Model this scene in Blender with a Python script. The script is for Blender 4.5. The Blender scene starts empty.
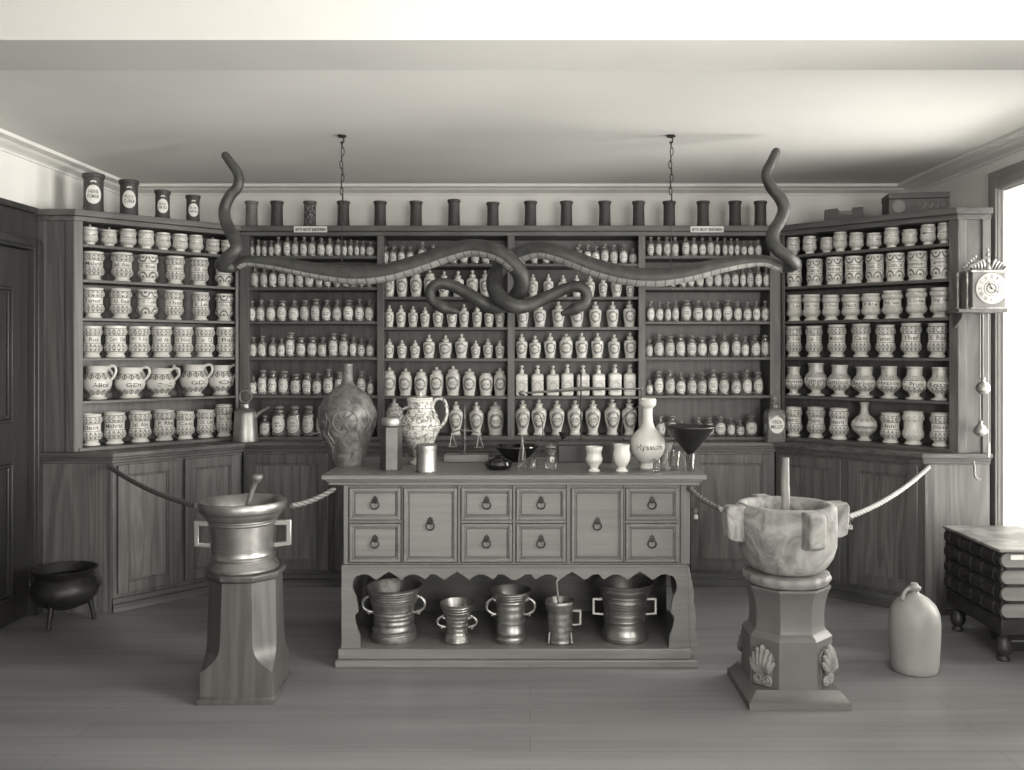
import bpy, math, random
from mathutils import Vector, Matrix
random.seed(7)
PI = math.pi
C = bpy.context.scene.collection
CX, CY, F, H = 530.0, 350.0, 900.0, 1.45      # lens data measured from the photograph

def wx(px, d): return (px - CX) * d / F
def wz(py, d): return H - (py - CY) * d / F

# ------------------------------------------------------------------ materials
def new_mat(name):
    m = bpy.data.materials.new(name); m.use_nodes = True
    nt = m.node_tree
    for n in list(nt.nodes): nt.nodes.remove(n)
    out = nt.nodes.new('ShaderNodeOutputMaterial')
    b = nt.nodes.new('ShaderNodeBsdfPrincipled')
    nt.links.new(b.outputs[0], out.inputs[0])
    return m, nt, b, out

TINT = (1.003, 1.0, 0.968)
def g(v, t=TINT): return (v * t[0], v * t[1], v * t[2], 1)

class N:
    def __init__(s, nt): s.nt = nt
    def _in(s, node, i, v):
        if v is None: return
        if isinstance(v, (int, float)): node.inputs[i].default_value = v
        elif isinstance(v, (tuple, list)): node.inputs[i].default_value = v
        else: s.nt.links.new(v, node.inputs[i])
    def m(s, op, a, b=None, c=None, clamp=False):
        n = s.nt.nodes.new('ShaderNodeMath'); n.operation = op; n.use_clamp = clamp
        s._in(n, 0, a); s._in(n, 1, b); s._in(n, 2, c); return n.outputs[0]
    def noise(s, vec, scale, detail=3, rough=0.5, dist=0.0):
        n = s.nt.nodes.new('ShaderNodeTexNoise'); s._in(n, 'Vector', vec)
        n.inputs['Scale'].default_value = scale; n.inputs['Detail'].default_value = detail
        n.inputs['Roughness'].default_value = rough; n.inputs['Distortion'].default_value = dist
        return n.outputs[0]
    def mapping(s, vec, sc, loc=(0, 0, 0)):
        n = s.nt.nodes.new('ShaderNodeMapping'); s._in(n, 0, vec)
        n.inputs['Scale'].default_value = sc; n.inputs['Location'].default_value = loc
        return n.outputs[0]
    def coord(s, k='Object'):
        return s.nt.nodes.new('ShaderNodeTexCoord').outputs[k]
    def ramp(s, fac, stops):
        n = s.nt.nodes.new('ShaderNodeValToRGB'); s._in(n, 0, fac)
        e = n.color_ramp.elements
        while len(e) < len(stops): e.new(0.5)
        for i, (p, c) in enumerate(stops): e[i].position = p; e[i].color = c
        return n.outputs[0]
    def mix(s, fac, a, b):
        n = s.nt.nodes.new('ShaderNodeMix'); n.data_type = 'RGBA'
        s._in(n, 0, fac); s._in(n, 6, a); s._in(n, 7, b); return n.outputs[2]
    def sep(s, v):
        n = s.nt.nodes.new('ShaderNodeSeparateXYZ'); s._in(n, 0, v); return n.outputs
    def bump(s, h, strength, dist=0.01):
        n = s.nt.nodes.new('ShaderNodeBump'); n.inputs['Strength'].default_value = strength
        n.inputs['Distance'].default_value = dist; s._in(n, 'Height', h); return n.outputs[0]
    def rnd(s):
        return s.nt.nodes.new('ShaderNodeObjectInfo').outputs['Random']

def plain(name, v, rough=0.6, metal=0.0, var=0.12, scale=12, bump=0.0, tint=TINT):
    m, nt, b, out = new_mat(name); n = N(nt)
    co = n.coord(); f = n.noise(co, scale, 4)
    nt.links.new(n.ramp(f, [(0.3, g(v * (1 - var), tint)), (0.7, g(v * (1 + var), tint))]), b.inputs['Base Color'])
    b.inputs['Roughness'].default_value = rough; b.inputs['Metallic'].default_value = metal
    if bump: nt.links.new(n.bump(f, bump), b.inputs['Normal'])
    return m

def wood(name, v, axis='z', contrast=0.45, rough=0.45, fig=1.0, amp=0.2):
    """softwood with long grain along axis"""
    m, nt, b, out = new_mat(name); n = N(nt)
    co = n.coord()
    a = 'xyz'.index(axis)
    s1 = [22, 22, 22]; s1[a] = 1.1
    s2 = [4.0, 4.0, 4.0]; s2[a] = 0.35
    s3 = [90, 90, 90]; s3[a] = 3
    big = n.noise(n.mapping(co, s2), 1.0, 3, 0.5, 0.8 * fig)
    w = n.m('SINE', n.m('MULTIPLY', big, 60.0))
    w = n.m('MULTIPLY_ADD', w, 0.5, 0.5)
    fine = n.noise(n.mapping(co, s1), 1.0, 4, 0.6)
    vf = n.noise(n.mapping(co, s3), 1.0, 2, 0.5)
    t = n.m('ADD', n.m('MULTIPLY', w, amp), n.m('ADD', n.m('MULTIPLY', fine, 0.5), n.m('MULTIPLY', vf, 0.3)))
    t = n.m('ADD', t, n.m('MULTIPLY', n.rnd(), 0.10))
    col = n.ramp(t, [(0.28, g(v * (1 - contrast))), (0.8, g(v * (1 + contrast * 0.8)))])
    nt.links.new(col, b.inputs['Base Color'])
    b.inputs['Roughness'].default_value = rough
    nt.links.new(n.bump(t, 0.12, 0.004), b.inputs['Normal'])
    return m

def floor_mat():
    m, nt, b, out = new_mat('floor_planks'); n = N(nt)
    co = n.coord()
    br = nt.nodes.new('ShaderNodeTexBrick')
    nt.links.new(n.mapping(co, (1, 1, 1)), br.inputs['Vector'])
    br.inputs['Scale'].default_value = 1.0
    br.inputs['Brick Width'].default_value = 3.4; br.inputs['Row Height'].default_value = 0.13
    br.inputs['Mortar Size'].default_value = 0.0022; br.inputs['Mortar Smooth'].default_value = 0.3
    br.inputs['Color1'].default_value = (0.48, 0.48, 0.48, 1); br.inputs['Color2'].default_value = (0.54, 0.54, 0.54, 1)
    br.inputs['Mortar'].default_value = (0.36, 0.36, 0.36, 1)
    f1 = n.noise(n.mapping(co, (1.2, 26, 1)), 1.0, 4, 0.6)
    f2 = n.noise(n.mapping(co, (0.5, 5, 1)), 1.0, 3, 0.5)
    t = n.m('ADD', n.m('MULTIPLY', f1, 0.5), n.m('MULTIPLY', f2, 0.6))
    col = n.ramp(t, [(0.3, g(0.13, (1.0, 1.0, 1.02))), (0.85, g(0.25, (1.0, 1.0, 1.02)))])
    mx = nt.nodes.new('ShaderNodeMix'); mx.data_type = 'RGBA'; mx.blend_type = 'MULTIPLY'; mx.inputs[0].default_value = 1
    nt.links.new(col, mx.inputs[6])
    sc = n.mix(0.0, br.outputs[0], (1, 1, 1, 1))
    mm = nt.nodes.new('ShaderNodeVectorMath'); mm.operation = 'SCALE'; mm.inputs['Scale'].default_value = 1.9
    nt.links.new(sc, mm.inputs[0]); nt.links.new(mm.outputs[0], mx.inputs[7])
    nt.links.new(mx.outputs[2], b.inputs['Base Color'])
    b.inputs['Roughness'].default_value = 0.42
    nt.links.new(n.bump(t, 0.08, 0.004), b.inputs['Normal'])
    return m

def majolica(name, kind, v=0.63, nrep=11):
    """white glaze with painted bands, in the lathe's own u (around) and v (up)"""
    m, nt, b, out = new_mat(name); n = N(nt)
    uv = n.sep(n.coord('UV')); u, vv = uv[0], uv[1]
    wob = n.noise(n.coord('Object'), 9, 3)
    def band(v0, v1):
        return n.m('MULTIPLY', n.m('GREATER_THAN', vv, v0), n.m('LESS_THAN', vv, v1))
    def line(x, w=0.010):
        return n.m('LESS_THAN', n.m('ABSOLUTE', n.m('SUBTRACT', vv, x)), w)
    def leaves(v0, v1, k):
        fr = n.m('SUBTRACT', n.m('FRACT', n.m('MULTIPLY', u, k)), 0.5)
        a = n.m('ABSOLUTE', fr)
        p = n.m('SINE', n.m('MULTIPLY', n.m('DIVIDE', n.m('SUBTRACT', vv, v0), v1 - v0), PI))
        wdt = n.m('MULTIPLY', n.m('MAXIMUM', p, 0.0), 0.44)
        ring = n.m('MULTIPLY', n.m('LESS_THAN', a, wdt), n.m('GREATER_THAN', a, n.m('SUBTRACT', wdt, 0.17)))
        core = n.m('LESS_THAN', a, 0.10)
        return n.m('MULTIPLY', n.m('MAXIMUM', ring, core), band(v0, v1))
    def arcs(v0, v1, k, up):
        fr = n.m('MULTIPLY', n.m('SUBTRACT', n.m('FRACT', n.m('MULTIPLY', u, k)), 0.5), 2.0)
        q = n.m('DIVIDE', n.m('SUBTRACT', vv, v0), v1 - v0)
        if up: q = n.m('SUBTRACT', 1.0, q)
        r = n.m('SQRT', n.m('ADD', n.m('MULTIPLY', fr, fr), n.m('MULTIPLY', q, q)))
        ring = n.m('MULTIPLY', n.m('LESS_THAN', r, 0.92), n.m('GREATER_THAN', r, 0.64))
        core = n.m('LESS_THAN', r, 0.30)
        return n.m('MULTIPLY', n.m('MAXIMUM', ring, core), band(v0, v1))
    def scroll(v0, v1, sc=28):
        nz = n.noise(n.coord('Object'), sc, 2, 0.5, 1.5)
        s = n.m('LESS_THAN', n.m('ABSOLUTE', n.m('SUBTRACT', nz, 0.5)), 0.045)
        return n.m('MULTIPLY', s, band(v0, v1))
    def emblem(cv, ru, rv, wreath=True):
        a = n.m('DIVIDE', n.m('SUBTRACT', u, 0.5), ru); c = n.m('DIVIDE', n.m('SUBTRACT', vv, cv), rv)
        r = n.m('SQRT', n.m('ADD', n.m('MULTIPLY', a, a), n.m('MULTIPLY', c, c)))
        r = n.m('ADD', r, n.m('MULTIPLY', n.m('SUBTRACT', n.noise(n.coord('Object'), 14, 2), 0.5), 0.5))
        ring = n.m('MULTIPLY', n.m('LESS_THAN', r, 1.0), n.m('GREATER_THAN', r, 0.76))
        ring2 = n.m('MULTIPLY', n.m('LESS_THAN', r, 0.72), n.m('GREATER_THAN', r, 0.66))
        nz = n.noise(n.coord('Object'), 30, 2)
        txt = n.m('MULTIPLY', n.m('MULTIPLY', n.m('LESS_THAN', r, 0.6), n.m('GREATER_THAN', nz, 0.53)), n.m('LESS_THAN', n.m('ABSOLUTE', c), 0.28))
        return n.m('MAXIMUM', n.m('MAXIMUM', ring, ring2), txt)
    if kind == 'leaf':
        f = n.m('MAXIMUM', leaves(0.20, 0.43, 15), leaves(0.71, 0.89, 15))
        for x in (0.185, 0.455, 0.695, 0.905): f = n.m('MAXIMUM', f, line(x))
    elif kind == 'arc':
        f = n.m('MAXIMUM', arcs(0.18, 0.42, 6, False), arcs(0.70, 0.93, 6, True))
        f = n.m('MAXIMUM', f, n.m('MAXIMUM', line(0.44), line(0.685)))
    elif kind == 'fine':
        f = n.m('MAXIMUM', scroll(0.2, 0.43), scroll(0.70, 0.9))
        for x in (0.19, 0.445, 0.685, 0.905): f = n.m('MAXIMUM', f, line(x))
        f = n.m('MULTIPLY', f, 0.75)
    elif kind == 'bulb':
        f = n.m('MAXIMUM', leaves(0.20, 0.36, 14), scroll(0.58, 0.72))
        f = n.m('MAXIMUM', f, n.m('MULTIPLY', scroll(0.72, 0.98, 22), n.m('LESS_THAN', u, 0.47)))
        f = n.m('MAXIMUM', f, n.m('MAXIMUM', line(0.37, 0.008), line(0.58, 0.008)))
    elif kind == 'jug':
        f = n.m('MAXIMUM', leaves(0.13, 0.30, 12), leaves(0.60, 0.78, 12))
        f = n.m('MAXIMUM', f, line(0.79, 0.008))
    elif kind == 'vase':
        f = n.m('MAXIMUM', leaves(0.16, 0.27, 12), leaves(0.50, 0.60, 12)); f = n.m('MULTIPLY', f, 0.6)
    elif kind == 'emblem':
        f = emblem(0.50, 0.15, 0.27)
    elif kind == 'flask':
        f = n.m('MULTIPLY', n.m('MAXIMUM', emblem(0.36, 0.10, 0.2), scroll(0.17, 0.58, 24)), 0.6)
        f = n.m('MAXIMUM', f, n.m('MAXIMUM', line(0.15, 0.006), line(0.6, 0.006)))
    elif kind == 'scrollall':
        f = n.m('MAXIMUM', scroll(0.12, 0.96, 26), n.m('MAXIMUM', line(0.42, 0.006), n.m('MAXIMUM', line(0.60, 0.006), line(0.86, 0.006))))
    elif kind == 'ribs':
        f = n.m('MULTIPLY', leaves(0.28, 0.5, 14), 0.35)
        f = n.m('MAXIMUM', f, n.m('MULTIPLY', leaves(0.70, 0.88, 12), 0.5))
    else:
        f = 0.0
    f = n.m('MULTIPLY', f, n.m('MULTIPLY_ADD', wob, 0.8, 0.42), clamp=True)
    base = n.ramp(n.rnd(), [(0.0, g(v * 0.90, (1.01, 1, .955))), (1.0, g(v * 1.04, (1.01, 1, .955)))])
    nt.links.new(n.mix(f, base, g(0.06)), b.inputs['Base Color'])
    b.inputs['Roughness'].default_value = 0.28
    return m

def label_mat(name, v=0.66):
    m, nt, b, out = new_mat(name); n = N(nt)
    uv = n.sep(n.coord('UV'))
    a = n.m('MULTIPLY', n.m('SUBTRACT', uv[0], 0.5), 2.0); c = n.m('MULTIPLY', n.m('SUBTRACT', uv[1], 0.5), 2.0)
    r = n.m('SQRT', n.m('ADD', n.m('MULTIPLY', a, a), n.m('MULTIPLY', c, c)))
    ring = n.m('MULTIPLY', n.m('LESS_THAN', r, 0.84), n.m('GREATER_THAN', r, 0.74))
    cmb = nt.nodes.new('ShaderNodeCombineXYZ'); nt.links.new(uv[0], cmb.inputs[0]); nt.links.new(uv[1], cmb.inputs[1])
    nt.links.new(n.rnd(), cmb.inputs[2])
    sc = n.mapping(cmb.outputs[0], (11, 3, 40))
    nz = n.noise(sc, 1.0, 2)
    rows = n.m('LESS_THAN', n.m('ABSOLUTE', n.m('SUBTRACT', n.m('ABSOLUTE', c), 0.17)), 0.11)
    txt = n.m('MULTIPLY', n.m('MULTIPLY', n.m('GREATER_THAN', nz, 0.5), rows), n.m('LESS_THAN', r, 0.66))
    f = n.m('MULTIPLY', n.m('MAXIMUM', ring, txt), 0.72)
    base = n.ramp(n.rnd(), [(0.0, g(v * 0.70)), (1.0, g(v * 1.05))])
    nt.links.new(n.mix(f, base, g(0.05)), b.inputs['Base Color'])
    b.inputs['Roughness'].default_value = 0.5
    return m

def thin_glass(name, tint=0.5, body=0.05, mixb=0.25, rough=0.06):
    m, nt, b, out = new_mat(name); n = N(nt)
    tr = nt.nodes.new('ShaderNodeBsdfTransparent'); tr.inputs[0].default_value = (tint, tint, tint, 1)
    gl = nt.nodes.new('ShaderNodeBsdfGlossy'); gl.inputs[0].default_value = (0.9, 0.9, 0.88, 1); gl.inputs['Roughness'].default_value = rough
    df = nt.nodes.new('ShaderNodeBsdfDiffuse'); df.inputs[0].default_value = g(body)
    m1 = nt.nodes.new('ShaderNodeMixShader'); m1.inputs[0].default_value = mixb
    nt.links.new(tr.outputs[0], m1.inputs[1]); nt.links.new(df.outputs[0], m1.inputs[2])
    lw = nt.nodes.new('ShaderNodeFresnel'); lw.inputs[0].default_value = 1.5
    m2 = nt.nodes.new('ShaderNodeMixShader'); nt.links.new(n.m('MULTIPLY_ADD', lw.outputs[0], 0.8, 0.03, True), m2.inputs[0])
    nt.links.new(m1.outputs[0], m2.inputs[1]); nt.links.new(gl.outputs[0], m2.inputs[2])
    nt.links.new(m2.outputs[0], out.inputs[0])
    nt.nodes.remove(b)
    return m

def snake_mat():
    m, nt, b, out = new_mat('snake_skin'); n = N(nt)
    uv = n.sep(n.coord('UV')); u, v = uv[0], uv[1]       # u metres along, v around (0.5 = belly line)
    d = n.m('ABSOLUTE', n.m('SUBTRACT', v, 0.5))
    belly = n.m('LESS_THAN', d, 0.13)
    fr = n.m('FRACT', n.m('MULTIPLY', u, 21.0))
    seam = n.m('LESS_THAN', fr, 0.13)
    edge = n.m('MULTIPLY', n.m('GREATER_THAN', d, 0.12), n.m('LESS_THAN', d, 0.14))
    nz = n.noise(n.coord(), 22, 4)
    back = n.ramp(nz, [(0.3, g(0.026, (1, 1.02, .97))), (0.75, g(0.062, (1, 1.02, .97)))])
    bel = n.ramp(nz, [(0.3, g(0.23)), (0.75, g(0.36))])
    fade = n.m('MULTIPLY', belly, n.m('MULTIPLY', n.m('GREATER_THAN', u, 0.80), n.m('LESS_THAN', u, 2.30)))
    dark = n.m('MAXIMUM', seam, edge)
    c1 = n.mix(n.m('MULTIPLY', dark, 0.75), bel, g(0.05))
    nt.links.new(n.mix(fade, back, c1), b.inputs['Base Color'])
    b.inputs['Roughness'].default_value = 0.5
    vor = nt.nodes.new('ShaderNodeTexVoronoi'); vor.inputs['Scale'].default_value = 130
    nt.links.new(n.coord(), vor.inputs['Vector'])
    nt.links.new(n.bump(vor.outputs[0], 0.25, 0.004), b.inputs['Normal'])
    return m

def mottled(name, lo, hi, sc=14, rough=0.4, dist=2.0, bump=0.3, thr=(0.42, 0.58)):
    m, nt, b, out = new_mat(name); n = N(nt)
    f = n.noise(n.coord(), sc, 5, 0.6, dist)
    nt.links.new(n.ramp(f, [(thr[0], g(lo)), (thr[1], g(hi))]), b.inputs['Base Color'])
    b.inputs['Roughness'].default_value = rough
    nt.links.new(n.bump(f, bump, 0.01), b.inputs['Normal'])
    return m

def rope_mat(name, v):
    m, nt, b, out = new_mat(name); n = N(nt)
    uv = n.sep(n.coord('UV'))
    s = n.m('SINE', n.m('MULTIPLY', uv[1], PI * 2 * 3))
    t = n.m('MULTIPLY_ADD', s, 0.5, 0.5)
    nt.links.new(n.ramp(t, [(0.1, g(v * 0.35)), (0.6, g(v))]), b.inputs['Base Color'])
    b.inputs['Roughness'].default_value = 0.8
    return m

M = {}
M['beam'] = plain('beam_paint', 0.5, 0.9, 0, 0.04, 2)
M['plaster'] = plain('plaster_wall', 0.82, 0.85, 0, 0.04, 3)
M['ceiling'] = plain('ceiling_plaster', 0.78, 0.9, 0, 0.04, 1.2)
M['moulding'] = plain('painted_moulding', 0.78, 0.6, 0, 0.04, 4)
M['reveal'] = plain('white_reveal_paint', 0.82, 0.6, 0, 0.04, 5)
M['frame_paint'] = plain('grey_frame_paint', 0.24, 0.5, 0, 0.08, 5)
M['floor'] = floor_mat()
M['wood_v'] = wood('pine_vertical', 0.082, 'z', 0.5)
M['wood_h'] = wood('pine_horizontal', 0.078, 'x', 0.5)
M['wood_panel'] = wood('pine_door_panel', 0.10, 'z', 0.55, fig=1.6)
M['wood_back'] = wood('pine_shelf_back', 0.11, 'z', 0.35)
M['wood_shelf'] = wood('pine_shelf_board', 0.08, 'x', 0.35)
M['wood_dark'] = wood('dark_panelling', 0.035, 'z', 0.4, 0.4)
M['table_h'] = wood('counter_wood_horizontal', 0.175, 'x', 0.32, 0.45, amp=0.06)
M['table_v'] = wood('counter_wood_vertical', 0.16, 'z', 0.3, 0.45, amp=0.06)
M['table_face'] = wood('counter_drawer_front', 0.195, 'x', 0.28, 0.5, amp=0.04)
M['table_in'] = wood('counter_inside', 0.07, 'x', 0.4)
M['ped_wood'] = wood('pedestal_oak', 0.07, 'z', 0.4, 0.35, fig=0.6)
M['ped_paint'] = plain('painted_pedestal_grey', 0.11, 0.45, 0, 0.1, 6)
M['ped_carve'] = plain('carved_pedestal_ornament', 0.19, 0.6, 0, 0.2, 20, 0.2)
M['iron'] = plain('dark_iron', 0.035, 0.42, 0.5, 0.3, 20, 0.2)
M['pull'] = plain('drawer_pull_iron', 0.04, 0.45, 0.6, 0.2, 30)
M['jar_dark'] = plain('dark_turned_wood', 0.045, 0.55, 0, 0.25, 14)
M['jar_grey'] = plain('worn_grey_wood', 0.13, 0.5, 0, 0.3, 14)
M['jar_worn'] = mottled('flaked_dark_paint', 0.035, 0.26, 9, 0.6, 1.0, 0.1, (0.52, 0.6))
M['bronze'] = plain('bronze', 0.27, 0.36, 0.85, 0.15, 18, 0.04)
M['bronze_dull'] = plain('dull_bronze', 0.24, 0.42, 0.8, 0.3, 30, 0.3)
M['bright'] = plain('polished_handle_metal', 0.36, 0.42, 0.85, 0.1, 20)
M['pewter'] = plain('pewter', 0.34, 0.42, 0.85, 0.2, 14, 0.05)
M['pewter_dark'] = plain('dark_pewter', 0.11, 0.42, 0.6, 0.2, 14)
M['stone'] = mottled('weathered_stone', 0.13, 0.34, 7, 0.8, 1.4, 0.5, (0.35, 0.6))
M['stoneware'] = plain('pale_stoneware', 0.27, 0.45, 0, 0.12, 4)
M['majjug'] = mottled('mottled_relief_glaze', 0.055, 0.17, 24, 0.35, 0.8, 0.5, (0.35, 0.68))
M['ink'] = plain('painted_letters', 0.05, 0.5, 0, 0.1)
M['paper'] = plain('white_card', 0.66, 0.7, 0, 0.04)
M['snake'] = snake_mat()
M['leaf'] = majolica('glaze_leaf_bands', 'leaf')
M['arc'] = majolica('glaze_arc_bands', 'arc')
M['fine'] = majolica('glaze_fine_scroll', 'fine')
M['bulb'] = majolica('glaze_bulb_jar', 'bulb')
M['jug'] = majolica('glaze_jug', 'jug')
M['vase'] = majolica('glaze_vase', 'vase', 0.6)
M['emblem'] = majolica('white_glass_emblem', 'emblem', 0.63)
M['flask'] = majolica('white_glass_flask', 'flask', 0.64)
M['scrollall'] = majolica('glaze_all_over_scroll', 'scrollall', 0.66)
M['ribs'] = majolica('glaze_ribbed_cup', 'ribs', 0.68)
M['white'] = majolica('plain_white_glaze', 'none', 0.62)
M['label'] = label_mat('bottle_label')
M['glass'] = thin_glass('bottle_glass', 0.70, 0.30, 0.45, 0.16)
M['glass_clear'] = thin_glass('clear_glass', 0.82, 0.3, 0.08, 0.04)
M['glass_dark'] = thin_glass('dark_glass', 0.12, 0.012, 0.6, 0.05)
M['window_glass'] = thin_glass('window_pane_glass', 0.97, 0.5, 0.0, 0.02)
M['gum'] = plain('bottle_stopper_glass', 0.22, 0.15, 0, 0.2)
M['rope_dark'] = rope_mat('dark_rope', 0.16)
M['rope_light'] = rope_mat('pale_rope', 0.27)
M['cord'] = plain('pale_cord', 0.5, 0.7)
M['leather'] = plain('dark_leather', 0.022, 0.45, 0, 0.4, 10, 0.2)
M['pages'] = wood('page_block', 0.20, 'x', 0.25, 0.7)
M['box_top'] = mottled('worn_leather_top', 0.10, 0.24, 6, 0.35, 1.0, 0.15)
M['dial'] = plain('enamel_dial', 0.48, 0.3)
M['case'] = plain('painted_clock_case', 0.17, 0.5, 0, 0.25, 14)
M['ornament'] = plain('gilt_ornament', 0.30, 0.4, 0.5, 0.4, 25)

# ------------------------------------------------------------------ mesh builder
class MB:
    def __init__(s): s.v = []; s.f = []; s.mi = []; s.uv = []; s.X = Matrix.Identity(4); s.mat = 0
    def face(s, idx, uv=None):
        s.f.append(tuple(idx)); s.mi.append(s.mat); s.uv.append(uv or [(0, 0)] * len(idx))
    def add(s, p): s.v.append(tuple(s.X @ Vector(p))); return len(s.v) - 1
    def box(s, x0, x1, y0, y1, z0, z1):
        i = [s.add(p) for p in ((x0, y0, z0), (x1, y0, z0), (x1, y1, z0), (x0, y1, z0), (x0, y0, z1), (x1, y0, z1), (x1, y1, z1), (x0, y1, z1))]
        for q in ((3, 2, 1, 0), (4, 5, 6, 7), (0, 1, 5, 4), (1, 2, 6, 5), (2, 3, 7, 6), (3, 0, 4, 7)): s.face([i[k] for k in q])
        return s
    def frustum(s, a, b):      # two z-rings: (x0,x1,y0,y1,z)
        r = []
        for (x0, x1, y0, y1, z) in (a, b): r += [s.add(p) for p in ((x0, y0, z), (x1, y0, z), (x1, y1, z), (x0, y1, z))]
        for q in ((3, 2, 1, 0), (4, 5, 6, 7), (0, 1, 5, 4), (1, 2, 6, 5), (2, 3, 7, 6), (3, 0, 4, 7)): s.face([r[k] for k in q])
        return s
    def loft(s, rings, cap=True):
        idx = [[s.add(p) for p in r] for r in rings]; n = len(rings[0])
        for a, b in zip(idx, idx[1:]):
            for k in range(n): s.face((a[k], a[(k + 1) % n], b[(k + 1) % n], b[k]))
        if cap: s.face(idx[0][::-1]); s.face(idx[-1])
        return s
    def lathe(s, prof, seg=24, mod=None, c=(0, 0)):
        zs = [z for r, z in prof]; z0, z1 = min(zs), max(zs)
        rings = []
        for r, z in prof:
            ring = []
            for k in range(seg + 1):
                th = PI / 2 + 2 * PI * k / seg          # u=0 at the back, 0.5 in front
                rr = r if mod is None else mod(r, z, th)
                ring.append((rr * math.cos(th) + c[0], rr * math.sin(th) + c[1], z))
            rings.append(ring)
        idx = []
        for ring in rings:
            ids = [s.add(p) for p in ring[:-1]]; ids.append(ids[0]); idx.append(ids)
        for i in range(len(prof) - 1):
            if prof[i][0] < 1e-6 and prof[i + 1][0] < 1e-6: continue
            v0 = (prof[i][1] - z0) / (z1 - z0 + 1e-9); v1 = (prof[i + 1][1] - z0) / (z1 - z0 + 1e-9)
            for k in range(seg):
                u0, u1 = k / seg, (k + 1) / seg
                a, b_, c_, d = idx[i][k], idx[i][k + 1], idx[i + 1][k + 1], idx[i + 1][k]
                if prof[i][0] < 1e-6: s.face((a, c_, d), [(u0, v0), (u1, v1), (u0, v1)])
                elif prof[i + 1][0] < 1e-6: s.face((a, b_, d), [(u0, v0), (u1, v0), (u0, v1)])
                else: s.face((a, b_, c_, d), [(u0, v0), (u1, v0), (u1, v1), (u0, v1)])
        return s
    def tube(s, pts, rad, seg=8, closed=False, twist=0.0, lobes=0, normal=None, flat=1.0, v_off=0.0, caps=True):
        pts = [Vector(p) for p in pts]; n = len(pts)
        if not callable(rad):
            rr = rad; rad = (lambda t: rr) if not isinstance(rr, (list, tuple)) else (lambda t, L=list(rr): L[min(int(t * (len(L) - 1)), len(L) - 2)] * (1 - (t * (len(L) - 1) - min(int(t * (len(L) - 1)), len(L) - 2))) + L[min(int(t * (len(L) - 1)), len(L) - 2) + 1] * (t * (len(L) - 1) - min(int(t * (len(L) - 1)), len(L) - 2)))
        T = []
        for i in range(n):
            a = pts[(i - 1) % n] if (closed or i > 0) else pts[0]; b = pts[(i + 1) % n] if (closed or i < n - 1) else pts[-1]
            t = b - a; T.append(t.normalized() if t.length > 1e-9 else Vector((0, 0, 1)))
        if normal is None:
            u = Vector((0, 0, 1)) if abs(T[0].z) < 0.9 else Vector((1, 0, 0)); nn = (u - T[0] * u.dot(T[0])).normalized()
        dist = 0.0; idx = []; us = []
        for i in range(n):
            if i: dist += (pts[i] - pts[i - 1]).length
            if normal is not None: q = Vector(normal); nn = (q - T[i] * q.dot(T[i])).normalized()
            elif i: nn = (nn - T[i] * nn.dot(T[i])).normalized()
            bb = T[i].cross(nn); ring = []
            R = rad(i / max(n - 1, 1))
            for k in range(seg + 1):
                th = 2 * PI * k / seg + v_off
                r = R * (1 + (0.22 * math.cos(lobes * (th - twist * dist)) if lobes else 0))
                p = pts[i] + nn * (math.cos(th) * r * flat) + bb * (math.sin(th) * r); ring.append(p)
            ids = [s.add(p) for p in ring[:-1]]; ids.append(ids[0]); idx.append(ids); us.append(dist)
        L = list(range(n)) + ([0] if closed else [])
        for a, b in zip(L, L[1:]):
            ub = us[b] if b else us[a]
            for k in range(seg):
                va, vb = k / seg, (k + 1) / seg
                ta, tb = -twist * us[a] / (2 * PI) if lobes else 0, -twist * ub / (2 * PI) if lobes else 0
                s.face((idx[a][k], idx[a][k + 1], idx[b][k + 1], idx[b][k]), [(us[a], va + ta), (us[a], vb + ta), (ub, vb + tb), (ub, va + tb)])
        if not closed and caps:
            s.face(idx[0][:-1][::-1]); s.face(idx[-1][:-1])
        return s
    def prism(s, poly, a, b, plane='xz'):      # outline in a plane, extruded from a to b
        def P(q, w): return (q[0], w, q[1]) if plane == 'xz' else ((q[0], q[1], w) if plane == 'xy' else (w, q[0], q[1]))
        i = [s.add(P(q, a)) for q in poly]; j = [s.add(P(q, b)) for q in poly]; n = len(poly)
        s.face(i[::-1]); s.face(j)
        for k in range(n): s.face((i[k], i[(k + 1) % n], j[(k + 1) % n], j[k]))
        return s
    def ball(s, c, r, seg=12, rings=8, sq=(1, 1, 1)):
        X = s.X.copy(); s.X = X @ Matrix.Translation(c) @ Matrix.Diagonal((sq[0], sq[1], sq[2], 1))
        s.lathe([(max(r * math.sin(PI * k / rings), 0), -r * math.cos(PI * k / rings)) for k in range(rings + 1)], seg); s.X = X
        return s
    def text(s, fv, fm):
        o = len(s.v)
        for p in fv: s.add(p)
        for q in fm: s.face([o + k for k in q])
        return s
    def build(s, name, mats, parent=None, bevel=0.0, smooth=True, angle=38, link=True, props=None):
        me = bpy.data.meshes.new(name); me.from_pydata(s.v, [], s.f)
        ms = mats if isinstance(mats, (list, tuple)) else [mats]
        for m in ms: me.materials.append(M[m] if isinstance(m, str) else m)
        uvl = me.uv_layers.new(name='UVMap'); k = 0
        flat = [c for u in s.uv for p in u for c in p]
        uvl.data.foreach_set('uv', flat)
        me.polygons.foreach_set('material_index', s.mi)
        me.update()
        import bmesh
        bm = bmesh.new(); bm.from_mesh(me); bmesh.ops.recalc_face_normals(bm, faces=bm.faces); bm.to_mesh(me); bm.free()
        if smooth:
            me.shade_smooth(); me.set_sharp_from_angle(angle=math.radians(angle))
        o = bpy.data.objects.new(name, me)
        if link: C.objects.link(o)
        if parent is not None: o.parent = parent
        if bevel:
            b = o.modifiers.new('bevel', 'BEVEL'); b.width = bevel; b.segments = 2; b.limit_method = 'ANGLE'; b.angle_limit = math.radians(40)
        return o

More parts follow.
